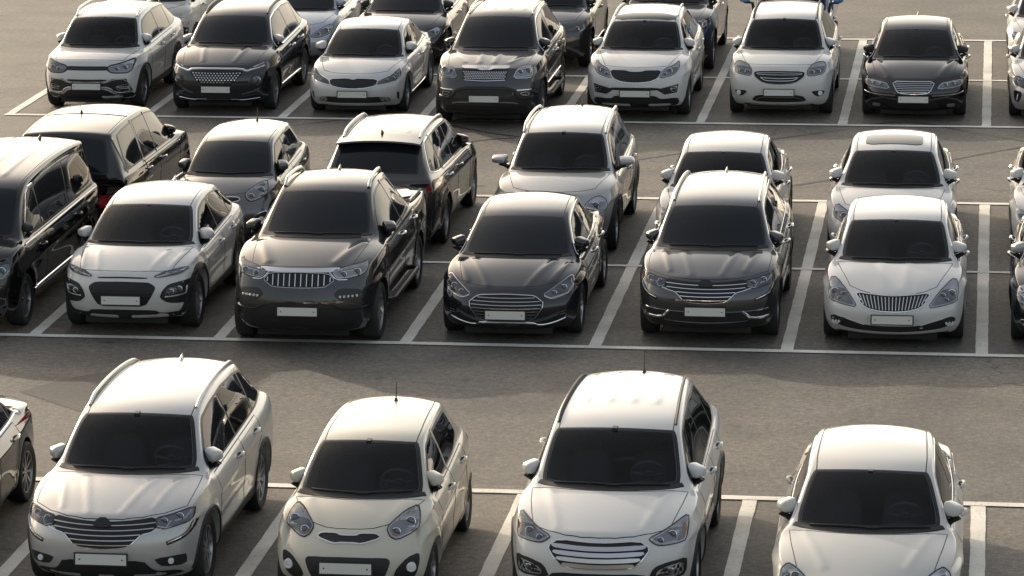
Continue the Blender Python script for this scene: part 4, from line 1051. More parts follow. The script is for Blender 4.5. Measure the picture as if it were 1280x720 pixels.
car(key='picb', x=-11.18, yf=5.44, label='small grey hatchback behind the white crossover with black lamp pods', cat='car',
    P=base('hatch', mir_x=-.04, mir_fold=20, name='hatchback', paint=PT['pewter'], aerial=('rod', .05, 2.85), hoodf=.24, hoodk=.55, hoodw=(.46, .66), rim='small',
    face=[LAMP([(.612, .942), (.658, .899), (.677, .827), (.615, .761), (.475, .723), (.408, .758), (.37, .825), (.421, .874), (.511, .928)], 'chrome', [(.586, .855, .052), (.459, .785, .045)], amber=[[(.42, .80), (.48, .81), (.49, .75), (.44, .745)]], bezel=M_seam),
        ('grille', [(0, .775), (.124, .792), (.275, .786), (.318, .751), (.137, .712), (0, .721)], dict(half=True, smooth=1, n=3, bars='mesh', rimmat=M_chrome)),
        FOG([(.688, .58), (.695, .498), (.66, .36), (.50, .31), (.49, .465), (.584, .555)], [(.61, .455, .05)], rimmat=M_chrome), PLATE(.49)]))
car(key='max', x=-8.83, yf=5.30, turn=True, label='dark grey SUV seen from behind with silver roof rails and a red tail lamp', cat='car',
    P=base('suv', name='suv', paint=PT['iron'], L=4.9, W=1.885, H=1.69, wb=2.8, rh=(4.15, 1.645), rb=(4.68, 1.16), tail=(4.82, 1.06), hwr=.60, hwb=.70, rails=(1.95, 4.0, .045, M_satin), aerial=('fin', 0, 3.9), finmat=M_black, handlemat=M_chrome, dlo_chrome=True, rim='ten', bpil=(2.65, -.12), qpil=(3.68, .1), dlo_r=(4.45, 4.05), spoiler=True, tl=(.93, 1.05, .09), tls=.13, pillars=[((3.68, .1), .04)],
    ridges=[([(x, 2.4), (x, 3.75)], .004, .030) for x in (.12, .36)]))
car(key='tuc', x=-6.23, yf=5.38, label='silver SUV with ribbed roof and dark grey lower bumper, parked behind the black sedan', cat='car',
    P=base('suv', cabin=True, name='suv', paint=PT['alu'], L=4.325, W=1.82, H=1.68, lead=(.20, .92), cowl=(1.02, 1.10), hdr=(1.72, 1.60), rh=(3.85, 1.62), rb=(4.2, 1.12), tail=(4.26, 1.02), wb=2.63, fo=.85, R=.345, bpil=(2.5, -.1), qpil=(3.35, .1), dlo_r=(3.95, 3.8), rails=(1.85, 3.75, .06, M_satin), rail_r=.022, rail_in=-.01, aerial=('stub', .05, 3.7), fclad=2, clad=3, lowmat=M_black, arch=M_black, archw=.09, rim='ten', mir_w=.26, mir_h=.15, mir_x=.04, mir_fold=5,
    ridges=[([(x, 2.3), (x, 3.6)], .006, .028) for x in (.0, .22, .42)], hoodf=.26, hoodw=(.6, .75),
    face=[LAMP([(.46, .70), (.50, .80), (.58, .86), (.68, .88), (.77, .82), (.80, .72), (.72, .655), (.56, .65)], 'chrome', [(.63, .76, .06)], bezel=M_seam),
        GRILLE([(0, .76), (.34, .77), (.38, .70), (.3, .65), (0, .64)], n=3, barmat=M_chrome), FOG([(.52, .46), (.74, .48), (.74, .38), (.54, .36)], [(.63, .42, .045)], mat=M_dark), PLATE(.5)]))
car(key='cream', x=-3.82, yf=4.92, label='cream white sedan mostly hidden behind the dark grey metallic SUV', cat='car',
    P=base('sedan', cabin=True, name='sedan', paint=PT['champ'], L=4.8, W=1.83, H=1.48, hdr=(1.80, 1.40), dlo_chrome=True, rim='ten', handlemat=M_chrome,
    face=[LAMP([(.46, .60), (.6, .71), (.8, .80), (.82, .66), (.6, .57)], 'chrome', [(.66, .67, .05)]), GRILLE([(0, .66), (.35, .67), (.38, .6), (.28, .5), (0, .49)], n=4, rimmat=M_chrome), PLATE(.42)]))
car(key='sunr', x=-1.34, yf=5.22, label='white sedan with a sunroof, parked behind the sedan with slanted grille bars', cat='car',
    P=base('sedan', cabin=True, name='sedan', paint=PT['white'], L=4.9, W=1.86, H=1.48, hdr=(1.80, 1.40), dlo_chrome=True, rim='ten', handlemat=M_chrome, sunroof=True, hood_badge=True,
    face=[LAMP([(.46, .60), (.6, .74), (.78, .82), (.82, .66), (.6, .57)], 'chrome', [(.66, .68, .05)], bezel=M_seam), GRILLE([(0, .68), (.36, .69), (.40, .6), (.28, .52), (0, .5)], n=6, rimmat=M_chrome), PLATE(.42)]))
car(key='edgew', x=1.28, yf=5.4, label='white car cut off by the right edge, behind the blue black car', cat='car',
    P=base('sedan', name='sedan', paint=PT['white'], L=4.75, W=1.83, dlo_chrome=True, handlemat=M_chrome, 
    face=[LAMP([(.46, .60), (.6, .72), (.8, .76), (.82, .64), (.6, .57)], 'chrome', [(.66, .67, .05)]), PLATE(.42)]))
# ---------------------------------------------------------------- far block, front half
FAR = dict(lev=2)
car(key='tiv', x=-16.12, yf=17.15, label='white boxy SUV with a black band between its headlamps, far row at the left end', cat='car',
    P=base('suv', cabin=True, name='suv', paint=PT['white'], L=4.44, W=1.795, H=1.635, lead=(.16, .93), cowl=(.90, 1.05), hdr=(1.55, 1.55), rh=(3.85, 1.55), wb=2.6, fo=.85, hoodf=.19, hoodk=.5, rails=(1.7, 3.7, .07, M_satin), rail_r=.02, arch=M_black, archw=.05, sill=M_black, bpil=(2.45, -.1), qpil=(3.35, .1), dlo_r=(4.0, 3.8), rim='star',
    face=[BAR([(0, .843), (.399, .841), (.455, .769), (0, .772)], M_blackgloss, 'grille'),
        LAMP([(.391, .841), (.6, .878), (.791, .939), (.808, .919), (.779, .764), (.708, .714), (.458, .729), (.373, .779)], 'chrome', [(.664, .802, .05), (.535, .785, .04)], bezel=M_blackgloss, bzw=.03),
        FOG([(.244, .567), (.343, .557), (.459, .613), (.694, .607), (.77, .366), (.528, .322), (.402, .458), (.238, .48)], [], smooth=0),
        ('lamp', [(.501, .481), (.72, .518), (.759, .387), (.567, .368)], dict(style='chrome', smooth=1, name='fog_lamp')),
        LINE([(.237, .462), (.386, .459), (.52, .333), (.763, .36)], mat=M_satin, w=.05, name='bumper_trim'), LINE([(0, .556), (.26, .548), (.359, .552), (.475, .605), (.69, .605), (.77, .38)], mat=M_satin, w=.022, name='bumper_trim'),
        BAR([(0, .613), (.386, .612), (.344, .574), (0, .57)], M_dark, 'upper_intake'), LOW([(0, .429), (.334, .43), (.508, .304), (.767, .347), (.80, .29), (.74, .24), (0, .23)]), PLATE(.486)]))
car(key='tm', x=-13.70, yf=16.97, label='black SUV with a dotted mesh grille under a bright chrome bar, far row', cat='car',
    P=base('suv', name='suv', paint=PT['navy'], L=4.77, W=1.89, H=1.70, cowl=(1.10, 1.12), hdr=(1.80, 1.60), hoodf=.24, hoodk=.5, rails=(2.0, 4.0, .035, M_blackgloss), dlo_chrome=True, handlemat=M_chrome, mirmat=PT['alu'], trims=[[(1.45, .37), (3.2, .37)]], rim='five', bpil=(2.66, -.12),
    ridges=[([(.29, .33), (.40, 1.0)], .010, .035)],
    face=[GRILLE([(0, .829), (.429, .823), (.495, .772), (.322, .607), (.216, .564), (0, .564)], bars='dots', rows=7, cols=17, dw=.016, dh=.013),
        LINE([(0, .853), (.45, .846), (.535, .798), (.64, .83), (.815, .868)], mat=M_chrome, w=.036, name='grille_bar'),
        LAMP([(.607, .861), (.798, .936), (.825, .886), (.674, .843)], 'dark', [], drl=[[(.64, .858), (.80, .915)]]),
        FOG([(.602, .629), (.639, .739), (.796, .738), (.81, .584), (.736, .517), (.642, .572)], [], mat=M_blackgloss, name='lamp_pod'),
        ('lamp', [(.635, .63), (.66, .715), (.78, .71), (.785, .60), (.72, .55), (.66, .585)], dict(style='dark', smooth=1, bulbs=[(.735, .64, .045)])),
        LINE([(0, .30), (.359, .298), (.43, .272), (.74, .30)], mat=M_chrome, w=.018, name='bumper_trim'), LINE([(.43, .33), (.78, .385)], mat=M_blackgloss, w=.03, name='bumper_edge'), LOW([(0, .48), (.40, .45), (.50, .33), (.36, .31), (0, .31)]), PLATE(.49)]))
car(key='k3', x=-11.22, yf=16.98, label='white sedan with a wide black mesh grille, far row between the two dark SUVs', cat='car',
    P=base('sedan', cabin=True, mir_x=-.04, mir_fold=40, name='sedan', paint=PT['white'], L=4.56, W=1.78, H=1.435, wb=2.7, fo=.88, cowl=(1.02, .94), hdr=(1.78, 1.37), rh=(3.15, 1.38), rb=(3.85, 1.02), tail=(4.46, .96), dlo_r=(3.75, 3.1), qpil=None, hoodf=.24, hoodk=.7, hoodw=(.58, .75), rim='ten', handlemat=M_chrome, trims=[[(1.4, .26), (3.1, .26)]],
    face=[('grille', [(0, .672), (.10, .694), (.433, .672), (.411, .58), (.243, .545), (0, .531)], dict(half=True, smooth=1, n=5, bars='mesh', rimmat=M_chrome, rw=.018)),
        LAMP([(.419, .584), (.452, .653), (.652, .719), (.751, .812), (.786, .80), (.80, .698), (.759, .63), (.589, .603)], 'dark', [(.681, .667, .04), (.582, .645, .032)], drl=[[(.74, .63), (.785, .70), (.765, .79)]], bezel=M_chrome, bzw=.012),
        LOW([(0, .384), (.237, .376), (.492, .372), (.63, .34), (.655, .264), (.5, .255), (0, .262)]),
        ('lamp', [(.466, .37), (.60, .345), (.645, .275), (.496, .27)], dict(style='chrome', smooth=1, name='fog_lamp', bulbs=[(.56, .31, .03)])),
        ('patch', [(.755, .435), (.79, .432), (.78, .291), (.75, .291)], dict(smooth=1, name='side_vent', mat=M_dark)), PLATE(.427)]))
car(key='moh', x=-8.70, yf=15.95, label='dark grey SUV with a raised bonnet panel and bright mesh grille, far row', cat='car',
    P=base('suv', name='suv', paint=PT['iron'], L=4.88, W=1.915, H=1.81, lead=(.17, 1.05), cowl=(1.28, 1.22), hdr=(2.08, 1.74), rh=(4.25, 1.74), rb=(4.70, 1.22), tail=(4.80, 1.1), belt=(1.14, 1.2), wb=2.895, fo=.9, R=.38, bpil=(2.85, -.1), qpil=(3.85, .1), dlo_r=(4.5, 4.3), hoodf=.22, hoodk=.4, rails=(2.3, 4.1, .05, M_satin), handlemat=M_chrome, step=True, rim='star', trims=[[(1.4, .62), (3.3, .62)]], dlo_chrome=True,
    ridges=[([(.13, .45), (.16, 1.1)], .012, .04), ([(.40, .50), (.58, .85)], .009, .04)]+[([(x, 2.5), (x, 4.0)], .006, .03) for x in (.14, .4)],
    face=[LAMP([(.481, .89), (.552, 1.044), (.622, 1.067), (.794, 1.068), (.816, .92), (.775, .873)], 'chrome', [(.733, 1.0, .06), (.605, .995, .048)], drl=[[(.51, .91), (.79, .925)]]),
        ('grille', [(0, 1.04), (.414, 1.031), (.364, .862), (0, .857)], dict(half=True, smooth=0, bars='dots', rows=7, cols=20, dw=.019, dh=.012, barmat=M_satin)),
        BAR([(0, 1.088), (.417, 1.086), (.42, 1.05), (.14, 1.055), (.095, 1.035), (0, 1.033)], M_satin, 'grille_bar', off=.014), LINE([(0, .858), (.36, .868)], mat=M_chrome, w=.02, name='grille_bar'),
        FOG([(.572, .668), (.793, .668), (.785, .569), (.637, .584)], [], rimmat=None), ('lamp', [(.61, .65), (.77, .655), (.765, .59), (.65, .595)], dict(style='chrome', smooth=1, name='fog_lamp')),
        LINE([(.568, .692), (.80, .69)], mat=M_chrome, w=.025, name='lamp_trim'), LOW([(0, .699), (.455, .691), (.505, .611), (0, .612)]),
        LINE([(0, .735), (.487, .728), (.61, .535), (.83, .55)], mat=M_black, w=.07, h=.02, name='bumper_frame'), LINE([(0, .487), (.452, .479), (.584, .451)], mat=M_satin, w=.022, name='skid_trim'), LOW([(0, .42), (.7, .42), (.74, .26), (0, .25)]), PLATE(.55)]))
car(key='spo', x=-6.16, yf=17.0, label='white SUV with dark glass roof front and a pinched black grille, far row', cat='car',
    P=base('suv', cabin=True, name='suv', paint=PT['white'], L=4.44, W=1.855, H=1.64, lead=(.17, .92), cowl=(1.1, 1.1), hdr=(1.83, 1.56), rh=(3.85, 1.56), rb=(4.27, 1.15), tail=(4.36, 1.05), wb=2.64, fo=.88, bpil=(2.55, -.1), qpil=(3.5, .2), dlo_r=(4.0, 3.75), kick=.08, hoodf=.21, hoodk=.6, hoodw=(.56, .75), rails=(2.2, 3.7, .03, M_satin), rim='star', glassroof=True,
    face=[('grille', [(0, .868), (.109, .872), (.18, .892), (.464, .887), (.395, .758), (.242, .704), (0, .688)], dict(half=True, smooth=1, n=6, bars='mesh', rimmat=M_chrome, rw=.022)),
        LAMP([(.412, .757), (.488, .896), (.662, .949), (.735, .995), (.753, .91), (.68, .812)], 'chrome', [(.591, .87, .05), (.52, .82, .035)], bezel=M_seam),
        FOG([(.484, .591), (.752, .645), (.727, .496), (.517, .47), (.381, .564)], [], smooth=0), ('lamp', [(.60, .59), (.736, .628), (.719, .525), (.65, .51)], dict(style='chrome', smooth=1, name='fog_lamp')),
        BAR([(0, .606), (.40, .60), (.48, .57), (.398, .55), (0, .565)], M_dark, 'upper_intake'), LOW([(0, .455), (.30, .455), (.37, .445), (.438, .39), (.74, .40), (.76, .3), (.70, .24), (0, .23)]), PLATE(.496)]))
car(key='qm5', x=-3.64, yf=17.3, label='white SUV with rounded headlamps, far row in front of the blue truck', cat='car',
    P=base('suv', cabin=True, name='suv', paint=PT['white'], L=4.525, W=1.855, H=1.69, lead=(.20, .93), cowl=(1.0, 1.1), hdr=(1.66, 1.60), rh=(3.9, 1.60), rb=(4.36, 1.16), tail=(4.45, 1.05), wb=2.69, fo=.90, hoodf=.26, hoodk=.5, hoodw=(.6, .755), rails=(1.8, 3.8, .02, M_black), aerial=('stub', .1, 3.7), rim='ten',
    face=[GRILLE([(0, .853), (.433, .838), (.425, .772), (.273, .676), (0, .653)], n=0, rimmat=M_blackgloss), LINE([(0, .80), (.30, .80), (.40, .805), (.40, .825), (0, .835)], mat=M_chrome, w=.012, name='slat'), LINE([(0, .74), (.25, .748), (.33, .755)], mat=M_chrome, w=.016, name='slat'), LINE([(0, .70), (.20, .703), (.27, .715), (.33, .755)], mat=M_chrome, w=.014, name='slat'),
        LAMP([(.485, .857), (.566, .947), (.69, .975), (.779, .965), (.809, .898), (.776, .803), (.642, .781), (.505, .776)], 'chrome', [(.567, .831, .045), (.675, .838, .045)], bezel=M_seam),
        FOG([(.55, .513), (.802, .506), (.756, .406), (.646, .407)], [(.71, .466, .042)]),
        LOW([(0, .442), (.404, .447), (.50, .32), (0, .314)]), LINE([(0, .41), (.33, .408), (.403, .345)], mat=M_satin, w=.014, name='intake_trim'), BAR([(0, .26), (.60, .27), (.64, .23), (0, .225)], M_black, 'air_dam'), PLATE(.499)]))
car(key='tg', x=-1.28, yf=17.23, label='black sedan with clear headlamps and chrome grille, rightmost whole car of the far row', cat='car',
    P=base('sedan', cabin=True, name='sedan', paint=PT['black'], L=4.895, W=1.865, H=1.49, hdr=(1.88, 1.41), hoodf=.20, hoodk=.6, hoodw=(.66, .76), handlemat=M_chrome, dlo_chrome=True, rim='ten', mirmat=M_black, aerial=('fin', 0, 3.2),
    ridges=[([(.45, .32), (.70, 1.1)], .014, .05)],
    face=[GRILLE([(0, .702), (.372, .699), (.28, .54), (.199, .52), (0, .508)], n=6, bw=.014, rimmat=M_chrome, rw=.024),
        LAMP([(.40, .577), (.471, .673), (.551, .685), (.845, .714), (.858, .64), (.781, .59)], 'chrome', [(.682, .65, .04), (.55, .643, .04)], amber=[[(.772, .688), (.825, .695), (.828, .635), (.775, .625)]]),
        LINE([(.321, .473), (.605, .474), (.78, .483), (.87, .50)], mat=M_chrome, w=.02, name='bumper_trim'), ('lamp', [(.575, .305), (.72, .306), (.718, .24), (.585, .25)], dict(style='chrome', smooth=1, name='fog_lamp')), LOW([(0, .38), (.42, .37), (.45, .24), (0, .23)]), PLATE(.412)]))
car(key='ion', x=1.28, yf=17.3, label='silver white car cut off by the right edge, far row beside the black sedan', cat='car',
    P=base('sedan', name='sedan', paint=PT['silver'], L=4.47, W=1.82, H=1.45, wb=2.7, fo=.9, hoodf=.25, rh=(3.1, 1.40), rb=(4.0, 1.08), tail=(4.38, 1.0),
    face=[LAMP([(.46, .60), (.58, .70), (.76, .77), (.83, .70), (.78, .62), (.6, .58)], 'dark', [(.70, .68, .05)], bezel=M_blackgloss), FOG([(.66, .52), (.82, .54), (.80, .34), (.72, .32)], [], mat=M_blackgloss, name='lamp_pod'), ('line', [(.74, .48), (.76, .36)], dict(closed=False, smooth=0, mat=M_drl, w=.025, name='running_light')), LOW([(0, .40), (.5, .38), (.5, .28), (0, .27)]), PLATE(.45)]))
# ---------------------------------------------------------------- far block, back half (cut by the top edge)
GEN = [LAMP([(.44, .60), (.58, .70), (.78, .79), (.83, .72), (.78, .62), (.58, .57)], 'chrome', [(.70, .68, .055), (.58, .63, .04)], bezel=M_seam), GRILLE([(0, .67), (.36, .67), (.40, .6), (.28, .5), (0, .49)], n=5, rimmat=M_chrome), FOG([(.56, .38), (.74, .40), (.74, .30), (.6, .29)], [(.66, .34, .04)]), LOW([(0, .40), (.42, .38), (.45, .25), (0, .24)]), PLATE(.42)]
car(key='minitruck', x=-16.42, yf=22.45, label='pale van with an amber corner lamp, behind the white boxy SUV', cat='van',
    P=base('suv', lb=.07, xf=[.975, 1.0, .998, .99, .965, .90], taper=(1, 1, .995, .985, .96, .90), name='van', paint=PT['champ'], lev=2, L=5.0, W=1.85, H=1.93, lead=(.16, 1.0), cowl=(.62, 1.20), hdr=(1.3, 1.83), rh=(4.7, 1.86), rb=(4.9, 1.20), tail=(4.95, 1.05), belt=(1.12, 1.18), hwc=.77, hwh=.72, hwr=.70, hwb=.72, wb=3.0, fo=.95, bpil=(1.9, -.1), qpil=(3.3, 0), dlo_r=(4.6, 4.55), kick=0, rds=-.02, dlo_top=.1,
    face=[('patch', [(.56, .80), (.90, .86), (.90, .77), (.60, .70)], dict(smooth=1, name='corner_lamp', mat=M_amber)), FOG([(.56, .70), (.90, .77), (.88, .50), (.60, .48)], [(.76, .6, .07)], mat=M_dark, name='lamp_recess'), LINE([(.5, .89), (.9, .95)], mat=M_satin, w=.03, name='lamp_trim'), GRILLE([(0, .86), (.45, .85), (.42, .7), (0, .7)], n=3), PLATE(.5)]))
car(key='blue', x=-13.50, yf=22.55, label='pale blue sedan behind the black SUV with dotted grille', cat='car',
    P=base('sedan', name='sedan', paint=PT['sky'], lev=2, L=4.53, W=1.78, H=1.435, wb=2.7, fo=.88, rh=(3.1, 1.38), rb=(3.8, 1.06), tail=(4.43, 1.0), dlo_r=(3.7, 3.1), qpil=None, face=GEN))
car(key='azera', x=-11.36, yf=22.4, label='black sedan behind the white far row sedan with mesh grille', cat='car',
    P=base('sedan', name='sedan', paint=PT['iron'], lev=2, L=4.85, W=1.86, handlemat=M_chrome, dlo_chrome=True, mirmat=M_black, face=GEN))
car(key='grey', x=-8.53, yf=22.3, label='dark grey crossover behind the SUV with raised bonnet panel, cut by the top edge', cat='car',
    P=base('suv', name='suv', paint=PT['grey'], lev=2, L=4.5, W=1.85, H=1.62, wb=2.65, rh=(3.85, 1.55), rb=(4.3, 1.1), tail=(4.42, 1.0), dlo_r=(4.0, 3.75), sidetrim=[(1.4, .36), (3.2, .36)], sidetrim_mat=M_chrome,
    face=[LAMP([(.50, .80), (.7, .86), (.84, .88), (.84, .80), (.66, .76)], 'dark', [(.7, .81, .04)], drl=[[(.80, .87), (.83, .80), (.75, .76)]]), GRILLE([(0, .83), (.46, .82), (.4, .64), (0, .62)], n=4), LOW([(0, .48), (.6, .46), (.62, .28), (0, .26)]), PLATE(.5)]))
car(key='jeep', x=-6.15, yf=22.1, label='dark pickup behind the white SUV with the pinched grille', cat='pickup truck',
    P=base('suv', taper=(1, 1, .998, .99, .985, .95), name='pickup', paint=PT['iron'], lev=2, L=4.95, W=1.9, H=1.78, lead=(.17, 1.02), cowl=(1.2, 1.2), hdr=(2.0, 1.72), rh=(3.4, 1.72), rb=(3.7, 1.26), tail=(4.9, 1.12), belt=(1.12, 1.2), wb=3.06, R=.37, bpil=(2.7, -.1), qpil=None, dlo_r=(3.55, 3.35), rds=-.03, deckb=-.03, handlemat=M_chrome, mirmat=M_black,
    face=[LAMP([(.48, .88), (.56, 1.0), (.82, 1.02), (.82, .88)], 'chrome', [(.7, .95, .055)]), GRILLE([(0, 1.0), (.42, .99), (.38, .84), (0, .83)], n=3, rimmat=M_chrome), LOW([(0, .6), (.5, .6), (.5, .4), (0, .4)]), PLATE(.54)]))
car(key='truck', x=-3.72, yf=22.25, label='blue cab over truck with blue door mirrors, mostly hidden behind a white SUV', cat='truck', P=None)
car(key='edget', x=1.27, yf=22.4, label='white car in the top right corner, behind the silver white car at the right edge', cat='car',
    P=base('sedan', name='sedan', paint=PT['white'], lev=2, L=4.6, W=1.82, dlo_chrome=True, face=GEN))
JOINTS = [(p, .075) for p in [[(-3.7, 15.35), (-3.05, 15.94), (-2.37, 16.55), (-1.99, 17.06), (-1.37, 17.35), (-0.92, 17.06)], [(-0.92, 17.06), (-0.59, 16.68), (-0.04, 16.17), (0.91, 15.31)], [(-0.55, 13.71), (-0.03, 14.34), (0.91, 15.31)], [(-3.42, 10.91), (-2.49, 11.8), (-0.55, 13.71)], [(-9.66, 16.66), (-9.41, 16.43), (-8.64, 15.68), (-8.0, 15.34)], [(-9.26, 14.09), (-8.72, 14.89), (-8.05, 15.25)], [(-6.08, 13.0), (-5.09, 13.95), (-3.7, 15.35)], [(-12.14, 16.15), (-11.78, 16.42), (-11.36, 16.86)], [(-8.73, 10.22), (-8.51, 10.44), (-7.99, 10.89)]]]
# ------------------------------------------------------------------ the lot: asphalt, patches, joints, bay lines
def asphalt_material(name, tone, fine=1.0):
    m, n, b = new_mat(name); N = n.nodes.new; Lk = n.links.new
    tx = N('ShaderNodeTexCoord'); b.inputs['Roughness'].default_value = .75; b.inputs['Specular IOR Level'].default_value = .9; b.inputs['Sheen Weight'].default_value = .02; b.inputs['Sheen Roughness'].default_value = .45; b.inputs['Sheen Tint'].default_value = (1, .93, .82, 1)
    def noise(scale, det, rough=.6, stretch=None):
        t = N('ShaderNodeTexNoise'); t.inputs['Scale'].default_value = scale; t.inputs['Detail'].default_value = det; t.inputs['Roughness'].default_value = rough
        if stretch:
            mp = N('ShaderNodeMapping'); mp.inputs['Scale'].default_value = stretch; Lk(tx.outputs['Object'], mp.inputs['Vector']); Lk(mp.outputs[0], t.inputs['Vector'])
        else: Lk(tx.outputs['Object'], t.inputs['Vector'])
        return t
    def ramp(src, pts):
        r = N('ShaderNodeValToRGB'); e = r.color_ramp.elements
        e[0].position, e[0].color = pts[0][0], (*pts[0][1], 1); e[1].position, e[1].color = pts[-1][0], (*pts[-1][1], 1)
        for p, c in pts[1:-1]:
            q = e.new(p); q.color = (*c, 1)
        Lk(src, r.inputs[0]); return r
    def mul(a, c, f=1.0):
        x = N('ShaderNodeMix'); x.data_type = 'RGBA'; x.blend_type = 'MULTIPLY'; x.inputs['Factor'].default_value = f
        Lk(a, x.inputs['A']); Lk(c, x.inputs['B']); return x.outputs['Result']
    t = tone
    base_ = ramp(noise(.22, 6).outputs['Fac'], [(.32, (t*.74, t*.70, t*.64)), (.5, (t, t*.905, t*.765)), (.70, (t*1.2, t*1.07, t*.87))])
    grit = ramp(noise(38, 3, .75).outputs['Fac'], [(.30, (.45, .45, .46)), (.5, (.95, .95, .95)), (.72, (1.75, 1.72, 1.62))])
    grit2 = ramp(noise(11, 4, .8).outputs['Fac'], [(.32, (.38, .38, .39)), (.50, (.98, .98, .98)), (.68, (1.75, 1.70, 1.60))])
    wear = ramp(noise(1.2, 6, .7, (.35, 1.6, 1)).outputs['Fac'], [(.30, (.80, .80, .81)), (.62, (1.1, 1.09, 1.06))])
    blot = ramp(noise(.55, 6, .55).outputs['Fac'], [(.40, (.60, .60, .62)), (.52, (1, 1, 1))])
    c = mul(mul(mul(mul(base_.outputs[0], grit.outputs[0]), grit2.outputs[0]), wear.outputs[0]), blot.outputs[0], .8)
    # white specks and old rust tints
    sp = ramp(noise(90, 1, .5).outputs['Fac'], [(.70, (0, 0, 0)), (.76, (1, 1, 1))])
    mx = N('ShaderNodeMix'); mx.data_type = 'RGBA'; Lk(sp.outputs[0], mx.inputs['Factor']); Lk(c, mx.inputs['A']); mx.inputs['B'].default_value = (.24, .22, .19, 1)
    ru = ramp(noise(.8, 4, .6, (.5, 2.2, 1)).outputs['Fac'], [(.62, (0, 0, 0)), (.78, (.35, .35, .35))])
    m2 = N('ShaderNodeMix'); m2.data_type = 'RGBA'; Lk(ru.outputs[0], m2.inputs['Factor']); Lk(mx.outputs['Result'], m2.inputs['A']); m2.inputs['B'].default_value = (t*1.25, t*1.02, t*.78, 1)
    # hairline cracks, only here and there, and old oil drips
    wob = noise(1.7, 4); ad = N('ShaderNodeVectorMath'); ad.operation = 'MULTIPLY_ADD'; ad.inputs[1].default_value = (.9, .9, 0); Lk(wob.outputs['Color'], ad.inputs[0]); Lk(tx.outputs['Object'], ad.inputs[2])
    vo = N('ShaderNodeTexVoronoi'); vo.feature = 'DISTANCE_TO_EDGE'; vo.inputs['Scale'].default_value = .33; Lk(ad.outputs[0], vo.inputs['Vector'])
    ck = ramp(vo.outputs['Distance'], [(.0, (1, 1, 1)), (.011, (0, 0, 0))]); cm_ = ramp(noise(.35, 3).outputs['Fac'], [(.48, (0, 0, 0)), (.60, (1, 1, 1))])
    cf = N('ShaderNodeMath'); cf.operation = 'MULTIPLY'; Lk(ck.outputs[0], cf.inputs[0]); Lk(cm_.outputs[0], cf.inputs[1])
    m3 = N('ShaderNodeMix'); m3.data_type = 'RGBA'; Lk(cf.outputs[0], m3.inputs['Factor']); Lk(m2.outputs['Result'], m3.inputs['A']); m3.inputs['B'].default_value = (.02, .019, .018, 1)
    oil = ramp(noise(1.9, 5, .5).outputs['Fac'], [(.27, (.35, .35, .36)), (.36, (1, 1, 1))])
    Lk(mul(m3.outputs['Result'], oil.outputs[0]), b.inputs['Base Color'])
    bp = N('ShaderNodeBump'); bp.inputs['Strength'].default_value = .45; bp.inputs['Distance'].default_value = .012
    Lk(noise(45, 4, .8).outputs['Fac'], bp.inputs['Height']); Lk(bp.outputs[0], b.inputs['Normal'])
    return m
def line_material():
    m, n, b = new_mat('worn road paint'); N = n.nodes.new; Lk = n.links.new; tx = N('ShaderNodeTexCoord')
    a = N('ShaderNodeTexNoise'); a.inputs['Scale'].default_value = 30; a.inputs['Detail'].default_value = 7; a.inputs['Roughness'].default_value = .75; Lk(tx.outputs['Object'], a.inputs['Vector'])
    r = N('ShaderNodeValToRGB'); r.color_ramp.elements[0].position = .33; r.color_ramp.elements[0].color = (.16, .15, .135, 1); r.color_ramp.elements[1].position = .42; r.color_ramp.elements[1].color = (.84, .815, .74, 1)
    q = r.color_ramp.elements.new(.7); q.color = (.90, .875, .80, 1); Lk(a.outputs['Fac'], r.inputs[0])
    g = N('ShaderNodeTexNoise'); g.inputs['Scale'].default_value = 1.1; g.inputs['Detail'].default_value = 5; Lk(tx.outputs['Object'], g.inputs['Vector'])
    r2 = N('ShaderNodeValToRGB'); r2.color_ramp.elements[0].position = .3; r2.color_ramp.elements[0].color = (.66, .65, .63, 1); r2.color_ramp.elements[1].position = .65
    Lk(g.outputs['Fac'], r2.inputs[0])
    x = N('ShaderNodeMix'); x.data_type = 'RGBA'; x.blend_type = 'MULTIPLY'; x.inputs['Factor'].default_value = 1; Lk(r.outputs[0], x.inputs['A']); Lk(r2.outputs[0], x.inputs['B'])
    Lk(x.outputs['Result'], b.inputs['Base Color']); b.inputs['Roughness'].default_value = .7; return m
M_asph = asphalt_material('asphalt', .105); M_patch = asphalt_material('asphalt patch', .036); M_line = line_material()
M_joint = simple('tar joint', (.03, .028, .027), .6, noise=.3)
def sheet(name, poly, z, mat):
    me = bpy.data.meshes.new(name); me.from_pydata([(x, y, z) for x, y in poly], [], [tuple(range(len(poly)))]); me.materials.append(mat)
    o = link(name, me); o['kind'] = 'structure'; return o
sheet('asphalt', [(-500, -150), (500, -150), (500, 1500), (-500, 1500)], 0, M_asph)
sheet('asphalt_patch', [(-11.87, -2.98), (-11.48, -2.29), (-10.9, -1.73), (-10.57, -2.45), (-10.38, -3.84), (-10.87, -3.88)], .004, M_patch)
def stripe(x0, x1, y0, y1, z=.008):
    k = 14; hor = abs(x1-x0) > abs(y1-y0); a = []; b = []
    nn = max(2, int(max(abs(x1-x0), abs(y1-y0))/.22))
    for i in range(nn+1):
        t = i/nn; j1, j2 = random.uniform(-.0045, .0045), random.uniform(-.0045, .0045)
        if hor: a.append((lerp(x0, x1, t), y0+j1)); b.append((lerp(x0, x1, t), y1+j2))
        else: a.append((x0+j1, lerp(y0, y1, t))); b.append((x1+j2, lerp(y0, y1, t)))
    return a+b[::-1]
LW = .075
ROWS = [(-6.916, -17.5, 5.0), (0.0, -22.0, 5.0), (10.0, -22.0, 5.0), (16.869, -17.58, 5.0), (26.869, -17.58, 5.0)]
for y, x0, x1 in ROWS: sheet('bay_line', stripe(x0, x1, y-LW, y+LW), .012, M_line)
